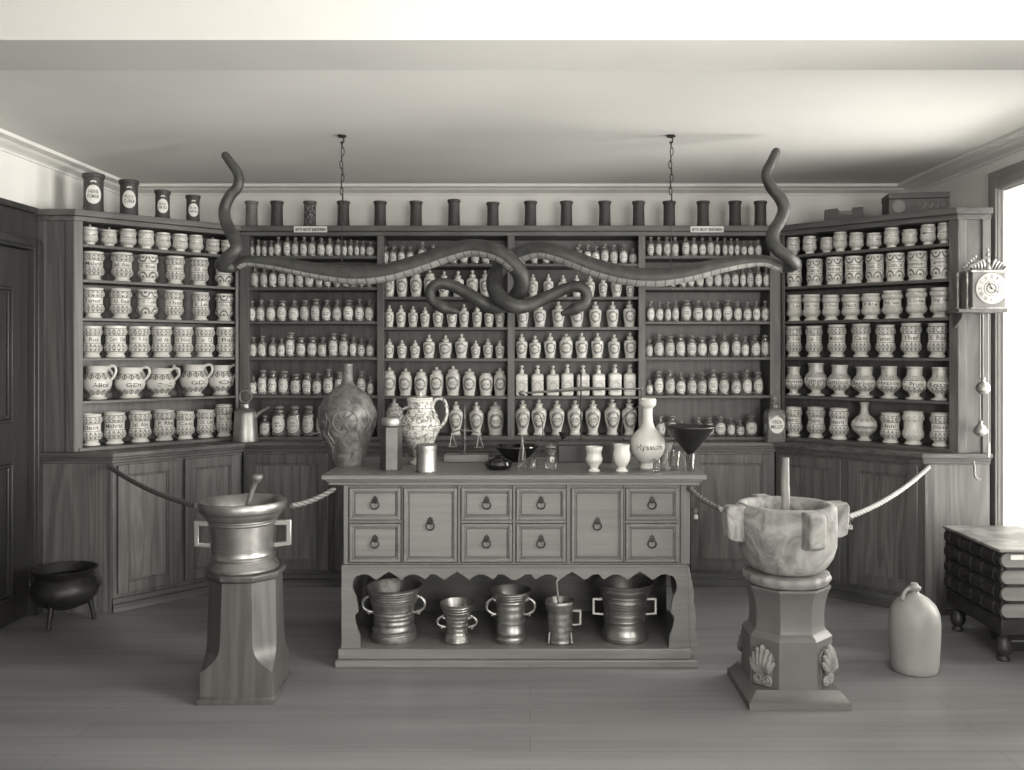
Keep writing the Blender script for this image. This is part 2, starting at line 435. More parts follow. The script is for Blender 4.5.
def tag(o, label=None, cat=None, group=None, kind=None):
    if label:
        o['label'] = label
        w = len(label.split())
        if w < 4 or w > 16: print('LABEL WORDS', w, label)
    if cat: o['category'] = cat
    if group: o['group'] = group
    if kind: o['kind'] = kind
    return o

def thing(name, label, cat, loc=(0, 0, 0), rz=0.0, group=None, link=True):
    o = bpy.data.objects.new(name, None); o.empty_display_size = 0.05
    if link: C.objects.link(o)
    o.location = loc; o.rotation_euler = (0, 0, rz)
    return tag(o, label, cat, group)

def struct(name, mb, mats, bevel=0.0, smooth=False):
    return tag(mb.build(name, mats, None, bevel, smooth), kind='structure')

_tc = {}
def text_mesh(s, font_w=1.0, bold=0.03):
    """letters as flat polygons, centred, unit height; returns (verts2d, faces, width)"""
    if s in _tc: return _tc[s]
    cu = bpy.data.curves.new('t', 'FONT'); cu.body = s; cu.align_x = 'CENTER'; cu.align_y = 'CENTER'
    cu.offset = bold * .3; cu.resolution_u = 2; cu.size = 1.35
    o = bpy.data.objects.new('t', cu); C.objects.link(o)
    dg = bpy.context.evaluated_depsgraph_get(); ev = o.evaluated_get(dg); me = ev.to_mesh()
    vs = [(v.co.x, v.co.y) for v in me.vertices]; fs = [tuple(p.vertices) for p in me.polygons]
    ev.to_mesh_clear(); bpy.data.objects.remove(o); bpy.data.curves.remove(cu)
    xs = [p[0] for p in vs] or [0, 1]; ys = [p[1] for p in vs] or [0, 1]
    cx, cy = (min(xs) + max(xs)) / 2, (min(ys) + max(ys)) / 2
    vs = [(x - cx, y - cy) for x, y in vs]
    _tc[s] = (vs, fs, max(xs) - min(xs), max(ys) - min(ys)); return _tc[s]

def wrap_text(mb, s, rfun, zc, hgt, arc, eps=0.008, a0=0.0):
    vs, fs, w, h = text_mesh(s)
    k = hgt / max(h, 1e-6); ka = arc / max(w, 1e-6)
    out = []
    for x, y in vs:
        z = zc + y * k; th = -PI / 2 + a0 + x * ka; r = rfun(z) + eps
        out.append((r * math.cos(th), r * math.sin(th), z))
    mb.text(out, fs)

def flat_text(mb, s, cx, y, cz, wd, hgt):
    vs, fs, w, h = text_mesh(s)
    mb.text([(cx + x * wd / w, y, cz + z * hgt / h) for x, z in vs], fs)

def rf(prof):
    # outer radius of a lathe profile at height z (ascending part only)
    pts = []
    for r, z in prof:
        if pts and z < pts[-1][1] - 1e-6: break
        pts.append((r, z))
    def f(z):
        for (r0, z0), (r1, z1) in zip(pts, pts[1:]):
            if z0 <= z <= z1 and z1 > z0: return r0 + (r1 - r0) * (z - z0) / (z1 - z0)
        return pts[-1][0]
    return f

def cat_rom(P, n=8):
    P = [Vector(p) for p in P]; out = []
    for i in range(len(P) - 1):
        p0 = P[i - 1] if i else P[0]; p1, p2 = P[i], P[i + 1]; p3 = P[i + 2] if i + 2 < len(P) else P[-1]
        for k in range(n):
            t = k / n
            out.append(0.5 * ((2 * p1) + (p2 - p0) * t + (2 * p0 - 5 * p1 + 4 * p2 - p3) * t * t + (3 * p1 - p0 - 3 * p2 + p3) * t ** 3))
    out.append(P[-1]); return out

# ------------------------------------------------------------------ room
XL, XR, YB, YF = -2.80, 2.60, 6.15, -1.6
CZ, CZF, YS = 2.56, 2.56, 3.086
mb = MB(); mb.box(XL - .3, XR + .35, YF - .2, YB + .2, -0.1, 0); struct('floor', mb, 'floor')
mb = MB()
mb.box(XL - .3, XR + .35, YF - .2, YB + .2, CZ, CZ + .15)
struct('ceiling', mb, 'ceiling')
mb = MB(); mb.box(XL, XR, 2.787, YS, 2.41, CZ); struct('trim_5', mb, 'beam')
mb = MB(); mb.box(XL - .3, XR + .35, YB, YB + .2, 0, CZ); struct('wall_back', mb, 'plaster')
mb = MB(); mb.box(XL - .2, XL, YF, YB, 0, CZF); struct('wall_left', mb, 'plaster')
# right wall with two windows
W1 = (3.75, 4.957, 0.30, 2.335); W2 = (0.7, 2.3, 0.55, 2.335)
mb = MB(); y = YF
for (a, b, z0, z1) in (W2, W1):
    mb.box(XR, XR + .28, y, a, 0, CZF); mb.box(XR, XR + .28, a, b, 0, z0); mb.box(XR, XR + .28, a, b, z1, CZF); y = b
mb.box(XR, XR + .28, y, YB, 0, CZF)
struct('wall_right', mb, ['plaster'])
# wall behind the camera with two windows
FW = ((-1.9, -0.6, 0.7, 2.3), (0.5, 1.9, 0.7, 2.3))
mb = MB(); x = XL
for (a, b, z0, z1) in FW:
    mb.box(x, a, YF - .2, YF, 0, CZF); mb.box(a, b, YF - .2, YF, 0, z0); mb.box(a, b, YF - .2, YF, z1, CZF); x = b
mb.box(x, XR, YF - .2, YF, 0, CZF)
struct('wall_front', mb, 'plaster')

def side_window(num, a, b, z0, z1):
    w = tag(bpy.data.objects.new('window_%d' % num, None), kind='structure'); C.objects.link(w)
    m = MB(); t = 0.012        # white painted reveal lining
    m.box(XR + .001, XR + .279, a, a + t, z0, z1); m.box(XR + .001, XR + .279, b - t, b, z0, z1)
    m.box(XR + .001, XR + .279, a + t, b - t, z1 - t, z1); m.box(XR - .03, XR + .279, a - .0, b - .0, z0, z0 + 0.03)
    m.build('window_reveal', 'reveal', w, 0.002)
    m = MB(); f = .108; p = XR - .03     # architrave, moulded
    for q, (e, d) in enumerate(((f, .022), (f * .55, .034))):
        gq = .006 * q; xo = XR - .0005 - q * .004
        m.box(XR - d, xo, a - e, a - gq, z0, z1 + e); m.box(XR - d, xo, b + gq, b + e, z0, z1 + e); m.box(XR - d, xo, a - gq, b + gq, z1 + gq, z1 + e)
    m.build('window_frame', 'frame_paint', w, 0.003)
    m = MB(); x0, x1 = XR + .235, XR + .275
    for ya, yb in ((a + t, a + t + .05), (b - t - .05, b - t), ((a + b) / 2 - .04, (a + b) / 2 + .04)): m.box(x0, x1, ya, yb, z0 + .03, z1 - t)
    for k in range(5):
        zz = z0 + .03 + (z1 - z0 - .09) * k / 4; m.box(x0 + .003, x1 - .003, a + t, b - t, zz, zz + (.05 if k in (0, 4) else .025))
    m.build('window_sash', 'reveal', w, 0.003)
    m = MB(); m.box(XR + .252, XR + .256, a + t, b - t, z0 + .03, z1 - t); m.build('window_glass', 'window_glass', w, smooth=False)
side_window(1, *W1); side_window(2, *W2)
for i, (a, b, z0, z1) in enumerate(FW):
    w = tag(bpy.data.objects.new('window_%d' % (i + 3), None), kind='structure'); C.objects.link(w)
    m = MB(); y0, y1 = YF - .15, YF - .11
    for xa, xb in ((a, a + .05), (b - .05, b), ((a + b) / 2 - .04, (a + b) / 2 + .04)): m.box(xa, xb, y0, y1, z0, z1)
    for k in range(4):
        zz = z0 + (z1 - z0 - .05) * k / 3; m.box(a, b, y0 + .004, y1 - .004, zz, zz + (.05 if k in (0, 3) else .025))
    m.build('window_sash', 'reveal', w, 0.003)
    m = MB()
    for e, d in ((.10, .02), (.05, .032)):
        m.box(a - e, a, YF, YF + d, z0 - e, z1 + e); m.box(b, b + e, YF, YF + d, z0 - e, z1 + e); m.box(a, b, YF, YF + d, z1, z1 + e); m.box(a, b, YF, YF + d, z0 - e, z0)
    m.build('window_frame', 'frame_paint', w, 0.003)
    m = MB(); m.box(a, b, YF - .132, YF - .128, z0, z1); m.build('window_glass', 'window_glass', w, smooth=False)

# cornice : cove and three beads on the ceiling, swept along back, left and right walls
def cornice_prof():    # (distance from wall, drop below ceiling)
    P = [(0, .055), (.012, .055), (.016, .043), (.03, .036)]
    P += [(.03 + .055 * math.sin(a), .036 - .022 * (1 - math.cos(a))) for a in (0.4, 0.8, 1.2, 1.57)]
    for c in (.098, .119, .140): P += [(c - .009, .012), (c - .006, .018), (c, .020), (c + .006, .018), (c + .009, .010)]
    P += [(.151, 0)]
    return P
PR = cornice_prof()
def corn(name, a, b, inward, cz):
    m = MB(); a = Vector(a); b = Vector(b); n = Vector(inward)
    d = (b - a).normalized()
    def at(p, e, dd): return (p.x + n.x * e, p.y + n.y * e, cz - dd)
    ra = [at(a + d * 0, e, q) for e, q in PR] + [at(a, 0, 0)]
    rb = [at(b, e, q) for e, q in PR] + [at(b, 0, 0)]
    m.loft([ra, rb]); return m
m = corn('b', (XL + .0, YB), (XR, YB), (0, -1), CZ); struct('trim_1', m, 'moulding', smooth=True)
m = corn('l', (XL, YS), (XL, YB), (1, 0), CZ); struct('trim_2', m, 'moulding', smooth=True)
m = corn('r', (XR, YS), (XR, YB), (-1, 0), CZ); struct('trim_3', m, 'moulding', smooth=True)

# left wall panelling and door
PX = -2.73
mb = MB(); mb.box(XL + .001, PX, YF + .01, 3.88, 0, 2.20); mb.box(XL + .001, PX, 4.99, 5.30, 0, 2.20); mb.box(XL + .001, PX, 3.88, 4.99, 2.06, 2.20)
mb.box(XL + .001, PX + .02, YF + .01, 5.04, 2.20, 2.232); mb.box(XL + .001, PX + .012, YF + .01, 3.80, 0, .14)
struct('trim_4', mb, 'wood_dark', 0.004)
door = tag(bpy.data.objects.new('door_1', None), kind='structure'); C.objects.link(door)
mb = MB(); 
for ya, yb, d in ((3.88, 3.97, .03), (4.905, 4.99, .03), (3.895, 3.955, .045), (4.92, 4.975, .045)): mb.box(PX - .05, PX + d, ya, yb, 0, 1.995 + (.06 if d < .04 else .05))
mb.box(PX - .05, PX + .03, 3.97, 4.905, 1.995, 2.06); mb.box(PX - .05, PX + .045, 3.97, 4.905, 2.01, 2.045)
mb.build('door_frame', 'wood_dark', door, 0.004)
mb = MB(); ya, yb = 3.975, 4.90; x0, x1 = PX - .04, PX - .005
for a, b in ((ya, 4.11), (4.40, 4.50), (4.76, yb)): mb.box(x0, x1, a, b, .01, 1.99)
for z0, z1 in ((.01, .14), (.85, 1.07), (1.78, 1.99)): mb.box(x0, x1 - .0005, ya, yb, z0, z1)
for a, b in ((4.11, 4.40), (4.50, 4.76)):
    for z0, z1 in ((.14, .85), (1.07, 1.78)):
        mb.box(x0, x1 - .016, a, b, z0, z1)
        mb.frustum((a, b, 0, 0, 0), (a, b, 0, 0, 0)) if False else None
        for e, xx in ((.0, x1 + .006), (.018, x1 - .004)):
            t = .016
            mb.box(x1 - .016, xx, a + e, a + e + t, z0 + e, z1 - e); mb.box(x1 - .016, xx, b - e - t, b - e, z0 + e, z1 - e)
            mb.box(x1 - .016, xx, a + e + t, b - e - t, z0 + e, z0 + e + t); mb.box(x1 - .016, xx, a + e + t, b - e - t, z1 - e - t, z1 - e)
mb.build('door_panel', 'wood_dark', door, 0.003)
mb = MB(); mb.ball((x1 + .05, 4.05, 1.0), .028); mb.tube([(x1, 4.05, 1.0), (x1 + .05, 4.05, 1.0)], .01); mb.build('door_knob', 'iron', door)
# skirtings
mb = MB(); mb.box(XR - .02, XR - .001, YF + .01, 4.98, 0, .14); struct('baseboard_right', mb, 'frame_paint', 0.004)
mb = MB(); mb.box(XL + .08, XR - .03, YF + .001, YF + .02, 0, .14); struct('baseboard_front', mb, 'frame_paint', 0.004)

# ------------------------------------------------------------------ cabinets
DBL, DBU = 5.53, 5.65                # lower / upper face of the back unit
SZ = [.905, 1.165, 1.405, 1.630, 1.845, 2.042]        # shelf heights, outer bays and corners
SZM = [.910, 1.160, 1.397, 1.594, 1.785, 1.993]
ZT, ZC = 2.228, .885
LU0, LU1 = Vector((-2.523, 4.98)), Vector((-1.827, DBU))
RU0, RU1 = Vector((1.576, DBU)), Vector((2.344, 4.93))
LL0, LL1 = Vector((-2.307, 4.965)), Vector((-1.766, DBL))
RL0, RL1 = Vector((1.508, DBL)), Vector((2.163, 4.94))

def frame_of(a, b):
    d = (b - a); L = d.length; ang = math.atan2(d.y, d.x); return L, ang

TH = .018
THC = .016
def world_poly(t, m, pts, z0, z1):
    Mx = Matrix.Rotation(t.rotation_euler.z, 4, 'Z'); Mx.translation = t.location; Mi = Mx.inverted(); out = []
    for p in pts: v = Mi @ Vector((p[0], p[1], 0)); out.append((v.x, v.y))
    m.prism(out, z0, z1, 'xy')
def upper_corner(name, label, a, b, wallx, zt, side):
    """local frame: x along the face from a to b, y into the unit"""
    L, ang = frame_of(a, b)
    t = thing(name, label, 'shelves', (a.x, a.y, 0), ang)
    dep = .25; d = (b - a).normalized(); n = Vector((-d.y, d.x))
    # the inner end stops against the side of the wall shelves, the outer end has its own upright
    xin = (b.x - .004) if side < 0 else (a.x + .004)
    def hit(v):      # back line at offset v meets x = xin
        A = a + n * v; return A + d * ((xin - A.x) / d.x)
    def end(v): return (a + n * v + d * .026) if side < 0 else (b + n * v - d * .026)
    m = MB(); q = [end(dep - .015), hit(dep - .015), hit(dep), end(dep)]; world_poly(t, m, q, ZC, zt - .06); m.build('back_panel', 'wood_back', t, smooth=False)
    st = .047
    if side < 0:
        m = MB(); m.box(0, st, 0, .03, ZC, zt - .06); m.box(.002, .026, .03, dep, ZC, zt - .06); m.build('upright', 'wood_v', t, .002)
        m = MB(); m.box(L - .022, L - .002, .0, .012, ZC, zt - .06); m.build('upright', 'wood_v', t, .002)
    else:
        m = MB(); m.box(L - st, L, 0, .03, ZC, zt - .06); m.box(L - .026, L - .002, .03, dep, ZC, zt - .06); m.build('upright', 'wood_v', t, .002)
        m = MB(); m.box(.002, .022, .0, .012, ZC, zt - .06); m.build('upright', 'wood_v', t, .002)
    for k, z in enumerate(SZ):
        v0 = .012 if k else -.008
        e = end(v0); f = hit(v0); m = MB(); world_poly(t, m, [e, f, hit(dep - .0155), end(dep - .0155)], (z - THC) if k else ZC, z); m.build('shelf', 'wood_shelf', t, .002, smooth=False)
    return t, L, ang
tl, LUL, AL = upper_corner('corner_shelves', 'tall wooden corner shelves of painted drug jars beside the dark door', LU0, LU1, XL, ZT, -1)
tr, RUL, AR = upper_corner('corner_shelves', 'tall wooden corner shelves of painted drug jars beside the bright window', RU0, RU1, XR, ZT, 1)

def inv(t, x, y):
    Mx = Matrix.Rotation(t.rotation_euler.z, 4, 'Z'); Mx.translation = t.location
    v = Mx.inverted() @ Vector((x, y, 0)); return (v.x, v.y)
def world_prism(t, name, poly, z0, z1, mat, bevel=0.0):
    m = MB(); m.prism([inv(t, *p) for p in poly], z0, z1, 'xy'); return m.build(name, mat, t, bevel, smooth=False)
def world_box(t, name, x0, x1, y0, y1, z0, z1, mat, bevel=.002):
    return world_prism(t, name, [(x0, y0), (x1, y0), (x1, y1), (x0, y1)], z0, z1, mat, bevel)

def face_off(a, b, s):    # shift a face line outwards (towards the room) by s
    d = (b - a).normalized(); n = Vector((d.y, -d.x)); return a + n * s, b + n * s
# end panels (parallel to the back wall)
for t, c, w in ((tl, LU0, PX + .002), (tr, RU1, XR - .077)):
    x0, x1 = min(c.x, w), max(c.x, w)
    world_box(t, 'end_panel', x0, x1, c.y + .008, c.y + .03, ZC, ZT - .05, 'wood_v')
    m_ = MB(); 
    for a, b in ((x0, x0 + .045), (x1 - .045, x1)): m_.prism([inv(t, *p) for p in ((a, c.y - .002), (b, c.y - .002), (b, c.y + .008), (a, c.y + .008))], ZC, ZT - .05, 'xy')
    m_.build('end_stile', 'wood_v', t, .002, smooth=False)
world_box(tr, 'side_panel', XR - .097, XR - .078, RU1.y + .031, 5.72, ZC, ZT - .063, 'wood_v')
# top boards with a small moulding
for t, a, b, w in ((tl, LU0, LU1, PX + .002), (tr, RU0, RU1, XR - .077)):
    out = a if t is tl else b; inn = b if t is tl else a
    for e, z0, z1 in ((.028, ZT - .035, ZT), (.010, ZT - .062, ZT - .035)):
        A, B = face_off(a, b, e); o_ = A if t is tl else B; i_ = B if t is tl else A
        poly = [(i_.x, DBU - e + .0), (o_.x, out.y - e), (w, out.y - e), (w, 5.95), (i_.x, 5.95)]
        if t is tl: poly = [(w, out.y - e), (o_.x, out.y - e), (i_.x, DBU - e), (i_.x, 5.95), (w, 5.95)]
        world_prism(t, 'top_board', poly, z0, z1, 'wood_h', .003)

# back upper shelves
tb = thing('wall_shelves', 'long wooden wall shelves in four bays holding bottles and white jars', 'shelves', (0, 0, 0))
x_l, x_r = LU1.x + .002, RU0.x - .002
posts = [(x_l, wx(249, DBU)), (wx(377, DBU), wx(384, DBU)), (wx(507.5, DBU), wx(514.5, DBU)), (wx(638.5, DBU), wx(645.5, DBU)), (wx(770, DBU), x_r)]
m = MB(); m.box(x_l, x_r, 5.895, 5.91, ZC, ZT - .06); m.build('back_panel', 'wood_back', tb, smooth=False)
for i, (a, b) in enumerate(posts):
    m = MB(); m.box(a, b, DBU, DBU + .03, ZC, ZT - .06); c = (a + b) / 2 if 0 < i < 4 else (b - .012 if i == 0 else a + .012)
    m.box(c - .011, c + .011, DBU + .03, 5.895, ZC, ZT - .06); m.build('upright', 'wood_v', tb, .002)
for i in range(4):
    a, b = posts[i][1], posts[i + 1][0]
    for k, z in enumerate(SZ if i in (0, 3) else SZM):
        m = MB(); m.box(a - .006, b + .006, DBU + (.006 if k else -.006), 5.895, (z - TH) if k else ZC, z); m.build('shelf', 'wood_shelf', tb, .002)
m = MB(); m.box(x_l, x_r, DBU - .028, 5.95, ZT - .035, ZT); m.box(x_l, x_r, DBU - .010, 5.95, ZT - .062, ZT - .035); m.build('top_board', 'wood_h', tb, .003)

# continuous worktop
def slab_poly(e):
    A, B = face_off(LL0, LL1, e); Cc, D = face_off(RL0, RL1, e)
    return [(PX + .003, LL0.y - e), (A.x, LL0.y - e), (B.x, DBL - e), (Cc.x, DBL - e), (D.x, RL1.y - e), (XR - .077, RL1.y - e), (XR - .077, 5.92), (PX + .003, 5.92)]
wt = thing('worktop', 'continuous wooden worktop ledge running around the three base cabinets', 'worktop', (0, 0, 0))
m = MB(); m.prism(slab_poly(.035), ZC - .026, ZC - .0005, 'xy'); m.build('top_slab', 'wood_h', wt, .004, smooth=False)
m = MB(); m.prism(slab_poly(.018), ZC - .042, ZC - .0265, 'xy'); m.prism(slab_poly(.012), ZC - .060, ZC - .042, 'xy'); m.build('edge_moulding', 'wood_h', wt, .004, smooth=False)

def door_leaf(t, x0, x1, z0, z1, key=0, yoff=0.0):
    d = bpy.data.objects.new('door', None); C.objects.link(d); d.parent = t
    m = MB(); fr = .058; y0, y1 = yoff - .018, yoff - .001
    m.box(x0, x0 + fr, y0, y1, z0, z1); m.box(x1 - fr, x1, y0, y1, z0, z1)
    m.box(x0 + fr, x1 - fr, y0, y1, z0, z0 + fr); m.box(x0 + fr, x1 - fr, y0, y1, z1 - fr, z1)
    q = .012
    m.build('door_frame', 'wood_v', d, .0025)
    m = MB()
    a, b, c, e = x0 + fr, x1 - fr, z0 + fr, z1 - fr
    for (xa, xb, za, zb) in ((a, a + q, c, e), (b - q, b, c, e), (a + q, b - q, c, c + q), (a + q, b - q, e - q, e)): m.box(xa, xb, y0 + .004, y1 - .001, za, zb)
    m.build('panel_moulding', 'wood_v', d, .002)
    m = MB(); m.box(a + q, b - q, y1 - .008, y1 - .002, c + q, e - q); m.build('door_panel', 'wood_panel', d, smooth=False)
    if key:
        kx = x0 + .028 if key < 0 else x1 - .028; zk = (z0 + z1) / 2 + .02
        m = MB(); m.lathe([(0, 0), (.007, 0), (.007, .012), (0, .012)], 10)
        for v in range(len(m.v)): x_, y_, z_ = m.v[v]; m.v[v] = (x_ + kx, y0 - z_, y_ + zk)
        m.tube([(kx, y0 - .012, zk), (kx, y0 - .03, zk)], .003, 6)
        m.tube([(kx + .010 * math.cos(a_), y0 - .032, zk + .010 * math.sin(a_)) for a_ in [2 * PI * k / 12 for k in range(12)]], .002, 5, closed=True)
        m.build('key', 'pewter', d)
        m = MB(); m.tube([(kx, y0 - .032, zk - .01), (kx, y0 - .03, zk - .03)], .0012, 5)
        m.lathe([(0, -.014), (.012, -.013), (.013, 0), (.012, .013), (0, .014)], 14)
        n0 = 10
        for v in range(n0, len(m.v)): x_, y_, z_ = m.v[v]; m.v[v] = (x_ + kx, y_ * .25 + y0 - .03, z_ + zk - .043)
        o = m.build('key_tag', 'paper', d)
        o['label'] = 'small round white tag hanging from the key'
    return d

def lower(name, label, a, b, doors, keys, endx=None):
    L, ang = frame_of(a, b)
    t = thing(name, label, 'cabinet', (a.x, a.y, 0), ang)
    zt = ZC - .061
    m = MB(); m.box(.003, L - .003, 0, .35 if endx else .34, .075, zt); m.build('carcass', 'wood_v', t, .002)
    m = MB(); e0, e1 = (.03, .03) if not endx else ((0, .004) if a.x < 0 else (.004, 0)); m.box(e0, L - e1, -.022, .02, 0, .045); m.box(e0, L - e1, -.012, .02, .045, .075); m.build('plinth', 'wood_h', t, .004)
    for (x0, x1), k in zip(doors, keys): door_leaf(t, x0 * L, x1 * L, .10, zt - .012, k)
    return t, L
bl, _ = lower('base_cabinet', 'wooden base cabinet with two doors under the left corner shelves', LL0, LL1, [(.035, .475), (.525, .965)], [0, 0], 1)
bb, LB = lower('base_cabinet', 'long wooden base cabinet running behind the drawer table', Vector((LL1.x + .002, DBL)), Vector((RL0.x - .002, DBL)), [((k + .04) / 6, (k + .96) / 6) for k in range(6)], [0, 0, 0, 0, 0, -1])
br, _ = lower('base_cabinet', 'wooden base cabinet with two doors behind the stone mortar', RL0, RL1, [(.03, .475), (.525, .965)], [0, -1], 1)
for t, c, w in ((bl, LL0, PX + .003), (br, RL1, XR - .077)):
    x0, x1 = min(c.x, w), max(c.x, w)
    world_box(t, 'end_panel', x0 + (.0 if t is bl else .012), x1 - (.012 if t is bl else 0), c.y, c.y + .022, .0, ZC - .061, 'wood_panel')
    world_box(t, 'end_stile', (x1 - .014) if t is bl else x0, x1 if t is bl else x0 + .014, c.y - .006, c.y + .02, .0, ZC - .061, 'wood_v')
    if t is br: world_box(t, 'end_skirting', x0 + .014, x1, c.y - .022, c.y, 0, .035, 'wood_h')

# ------------------------------------------------------------------ containers (unit size prototypes)
ALB = [(0, 0), (.38, 0), (.40, .02), (.36, .06), (.30, .10), (.33, .15), (.46, .22), (.50, .30), (.48, .38), (.43, .45), (.42, .50), (.42, .66), (.44, .71), (.50, .76), (.50, .85), (.45, .91), (.43, .94), (.44, .97), (.46, 1.0), (.41, 1.0), (.40, .95), (.38, .80), (0, .78)]
SQT = [(0, 0), (.36, 0), (.38, .03), (.30, .08), (.30, .14), (.42, .22), (.49, .32), (.50, .44), (.46, .52), (.45, .66), (.49, .76), (.48, .85), (.42, .92), (.43, .98), (.46, 1.0), (.40, 1.0), (.38, .9), (0, .86)]
STR = [(0, 0), (.44, 0), (.46, .03), (.41, .07), (.40, .12), (.46, .17), (.49, .24), (.47, .42), (.455, .50), (.455, .64), (.48, .72), (.50, .84), (.46, .93), (.45, .96), (.46, 1.0), (.42, 1.0), (.40, .9), (0, .88)]
MID = [(0, 0), (.40, 0), (.42, .03), (.37, .07), (.34, .11), (.38, .16), (.47, .22), (.50, .29), (.48, .37), (.42, .44), (.41, .50), (.41, .66), (.44, .72), (.50, .77), (.50, .85), (.46, .91), (.45, .94), (.46, 1.0), (.42, 1.0), (.40, .9), (0, .88)]
BLB = [(0, 0), (.36, 0), (.37, .03), (.24, .07), (.19, .12), (.22, .18), (.36, .24), (.47, .33), (.50, .43), (.49, .52), (.43, .62), (.34, .70), (.31, .74), (.31, .93), (.34, .96), (.34, 1.0), (.29, 1.0), (.28, .9), (0, .85)]
JUG = [(0, 0), (.32, 0), (.34, .03), (.26, .08), (.25, .12), (.34, .20), (.45, .32), (.50, .46), (.49, .58), (.43, .70), (.37, .78), (.355, .80), (.365, .96), (.39, 1.0), (.34, 1.0), (.33, .9), (0, .85)]
VAS = [(0, 0), (.27, 0), (.29, .02), (.19, .06), (.16, .11), (.26, .16), (.44, .27), (.50, .38), (.47, .50), (.34, .60), (.19, .68), (.145, .76), (.135, .88), (.17, .96), (.21, 1.0), (.15, 1.0), (.12, .9), (0, .88)]
EMB = [(0, 0), (.40, 0), (.42, .02), (.38, .05), (.37, .09), (.42, .20), (.48, .38), (.50, .52), (.495, .61), (.45, .67), (.33, .70), (.23, .73), (.23, .76), (.29, .78), (.26, .80), (0, .80)]
EMW = [(0, 0), (.40, 0), (.42, .02), (.38, .06), (.40, .12), (.47, .28), (.50, .50), (.50, .62), (.44, .72), (.34, .77), (.33, .80), (.38, .82), (.34, .84), (0, .84)]
EML = [(0, 0), (.36, 0), (.38, .02), (.30, .06), (.29, .12), (.36, .24), (.46, .42), (.50, .58), (.47, .67), (.33, .74), (.22, .77), (.20, .83), (.27, .85), (.24, .87), (0, .87)]
LIDE = [(0, .78), (.27, .785), (.28, .80), (.20, .84), (.09, .87), (.07, .89), (.12, .925), (.13, .95), (.09, .99), (0, 1.0)]
LIDW = [(0, .82), (.36, .825), (.37, .85), (.26, .89), (.10, .91), (.08, .925), (.12, .95), (.12, .97), (.08, .995), (0, 1.0)]
LIDL = [(0, .86), (.23, .865), (.24, .875), (.08, .89), (.06, .905), (.12, .93), (.14, .955), (.10, .99), (0, 1.0)]
LIDA = [(0, .985), (.50, .99), (.52, 1.01), (.44, 1.05), (.20, 1.09), (.06, 1.10), (.05, 1.12), (.09, 1.15), (.06, 1.19), (0, 1.20)]
BOT = [(0, 0), (.46, 0), (.49, .02), (.50, .06), (.50, .61), (.47, .66), (.34, .70), (.20, .725), (.19, .775), (.28, .785), (.29, .80), (.26, .81), (0, .81)]
BOW = [(0, 0), (.46, 0), (.49, .02), (.50, .06), (.50, .62), (.47, .69), (.36, .73), (.28, .75), (.28, .80), (.38, .815), (.38, .83), (.34, .84), (0, .84)]
STO = [(0, .80), (.15, .81), (.14, .84), (.10, .86), (.24, .89), (.26, .93), (.22, .965), (.10, .99), (0, 1.0)]
STW = [(0, .83), (.24, .84), (.15, .86), (.32, .88), (.36, .92), (.32, .96), (.12, .99), (0, 1.0)]
STF = [(0, .80), (.15, .81), (.13, .85), (.28, .87), (.30, .90), (.28, .92), (.05, .93), (.05, .96), (.04, 1.0), (0, 1.0)]

def oval_label(mb, r, zc, hz, ha, nr=4, ns=20):
    c = mb.add((r * math.cos(-PI / 2), r * math.sin(-PI / 2), zc)); prev = None
    for i in range(1, nr + 1):
        ring = []
        for k in range(ns):
            a = 2 * PI * k / ns; q = i / nr; th = -PI / 2 + ha * q * math.cos(a); z = zc + hz * q * math.sin(a)
            ring.append((mb.add((r * math.cos(th), r * math.sin(th), z)), (.5 + .5 * q * math.cos(a), .5 + .5 * q * math.sin(a))))
        for k in range(ns):
            a, b = ring[k], ring[(k + 1) % ns]
            if prev is None: mb.face((c, a[0], b[0]), [(.5, .5), a[1], b[1]])
            else:
                p, q2 = prev[k], prev[(k + 1) % ns]; mb.face((p[0], a[0], b[0], q2[0]), [p[1], a[1], b[1], q2[1]])
        prev = ring

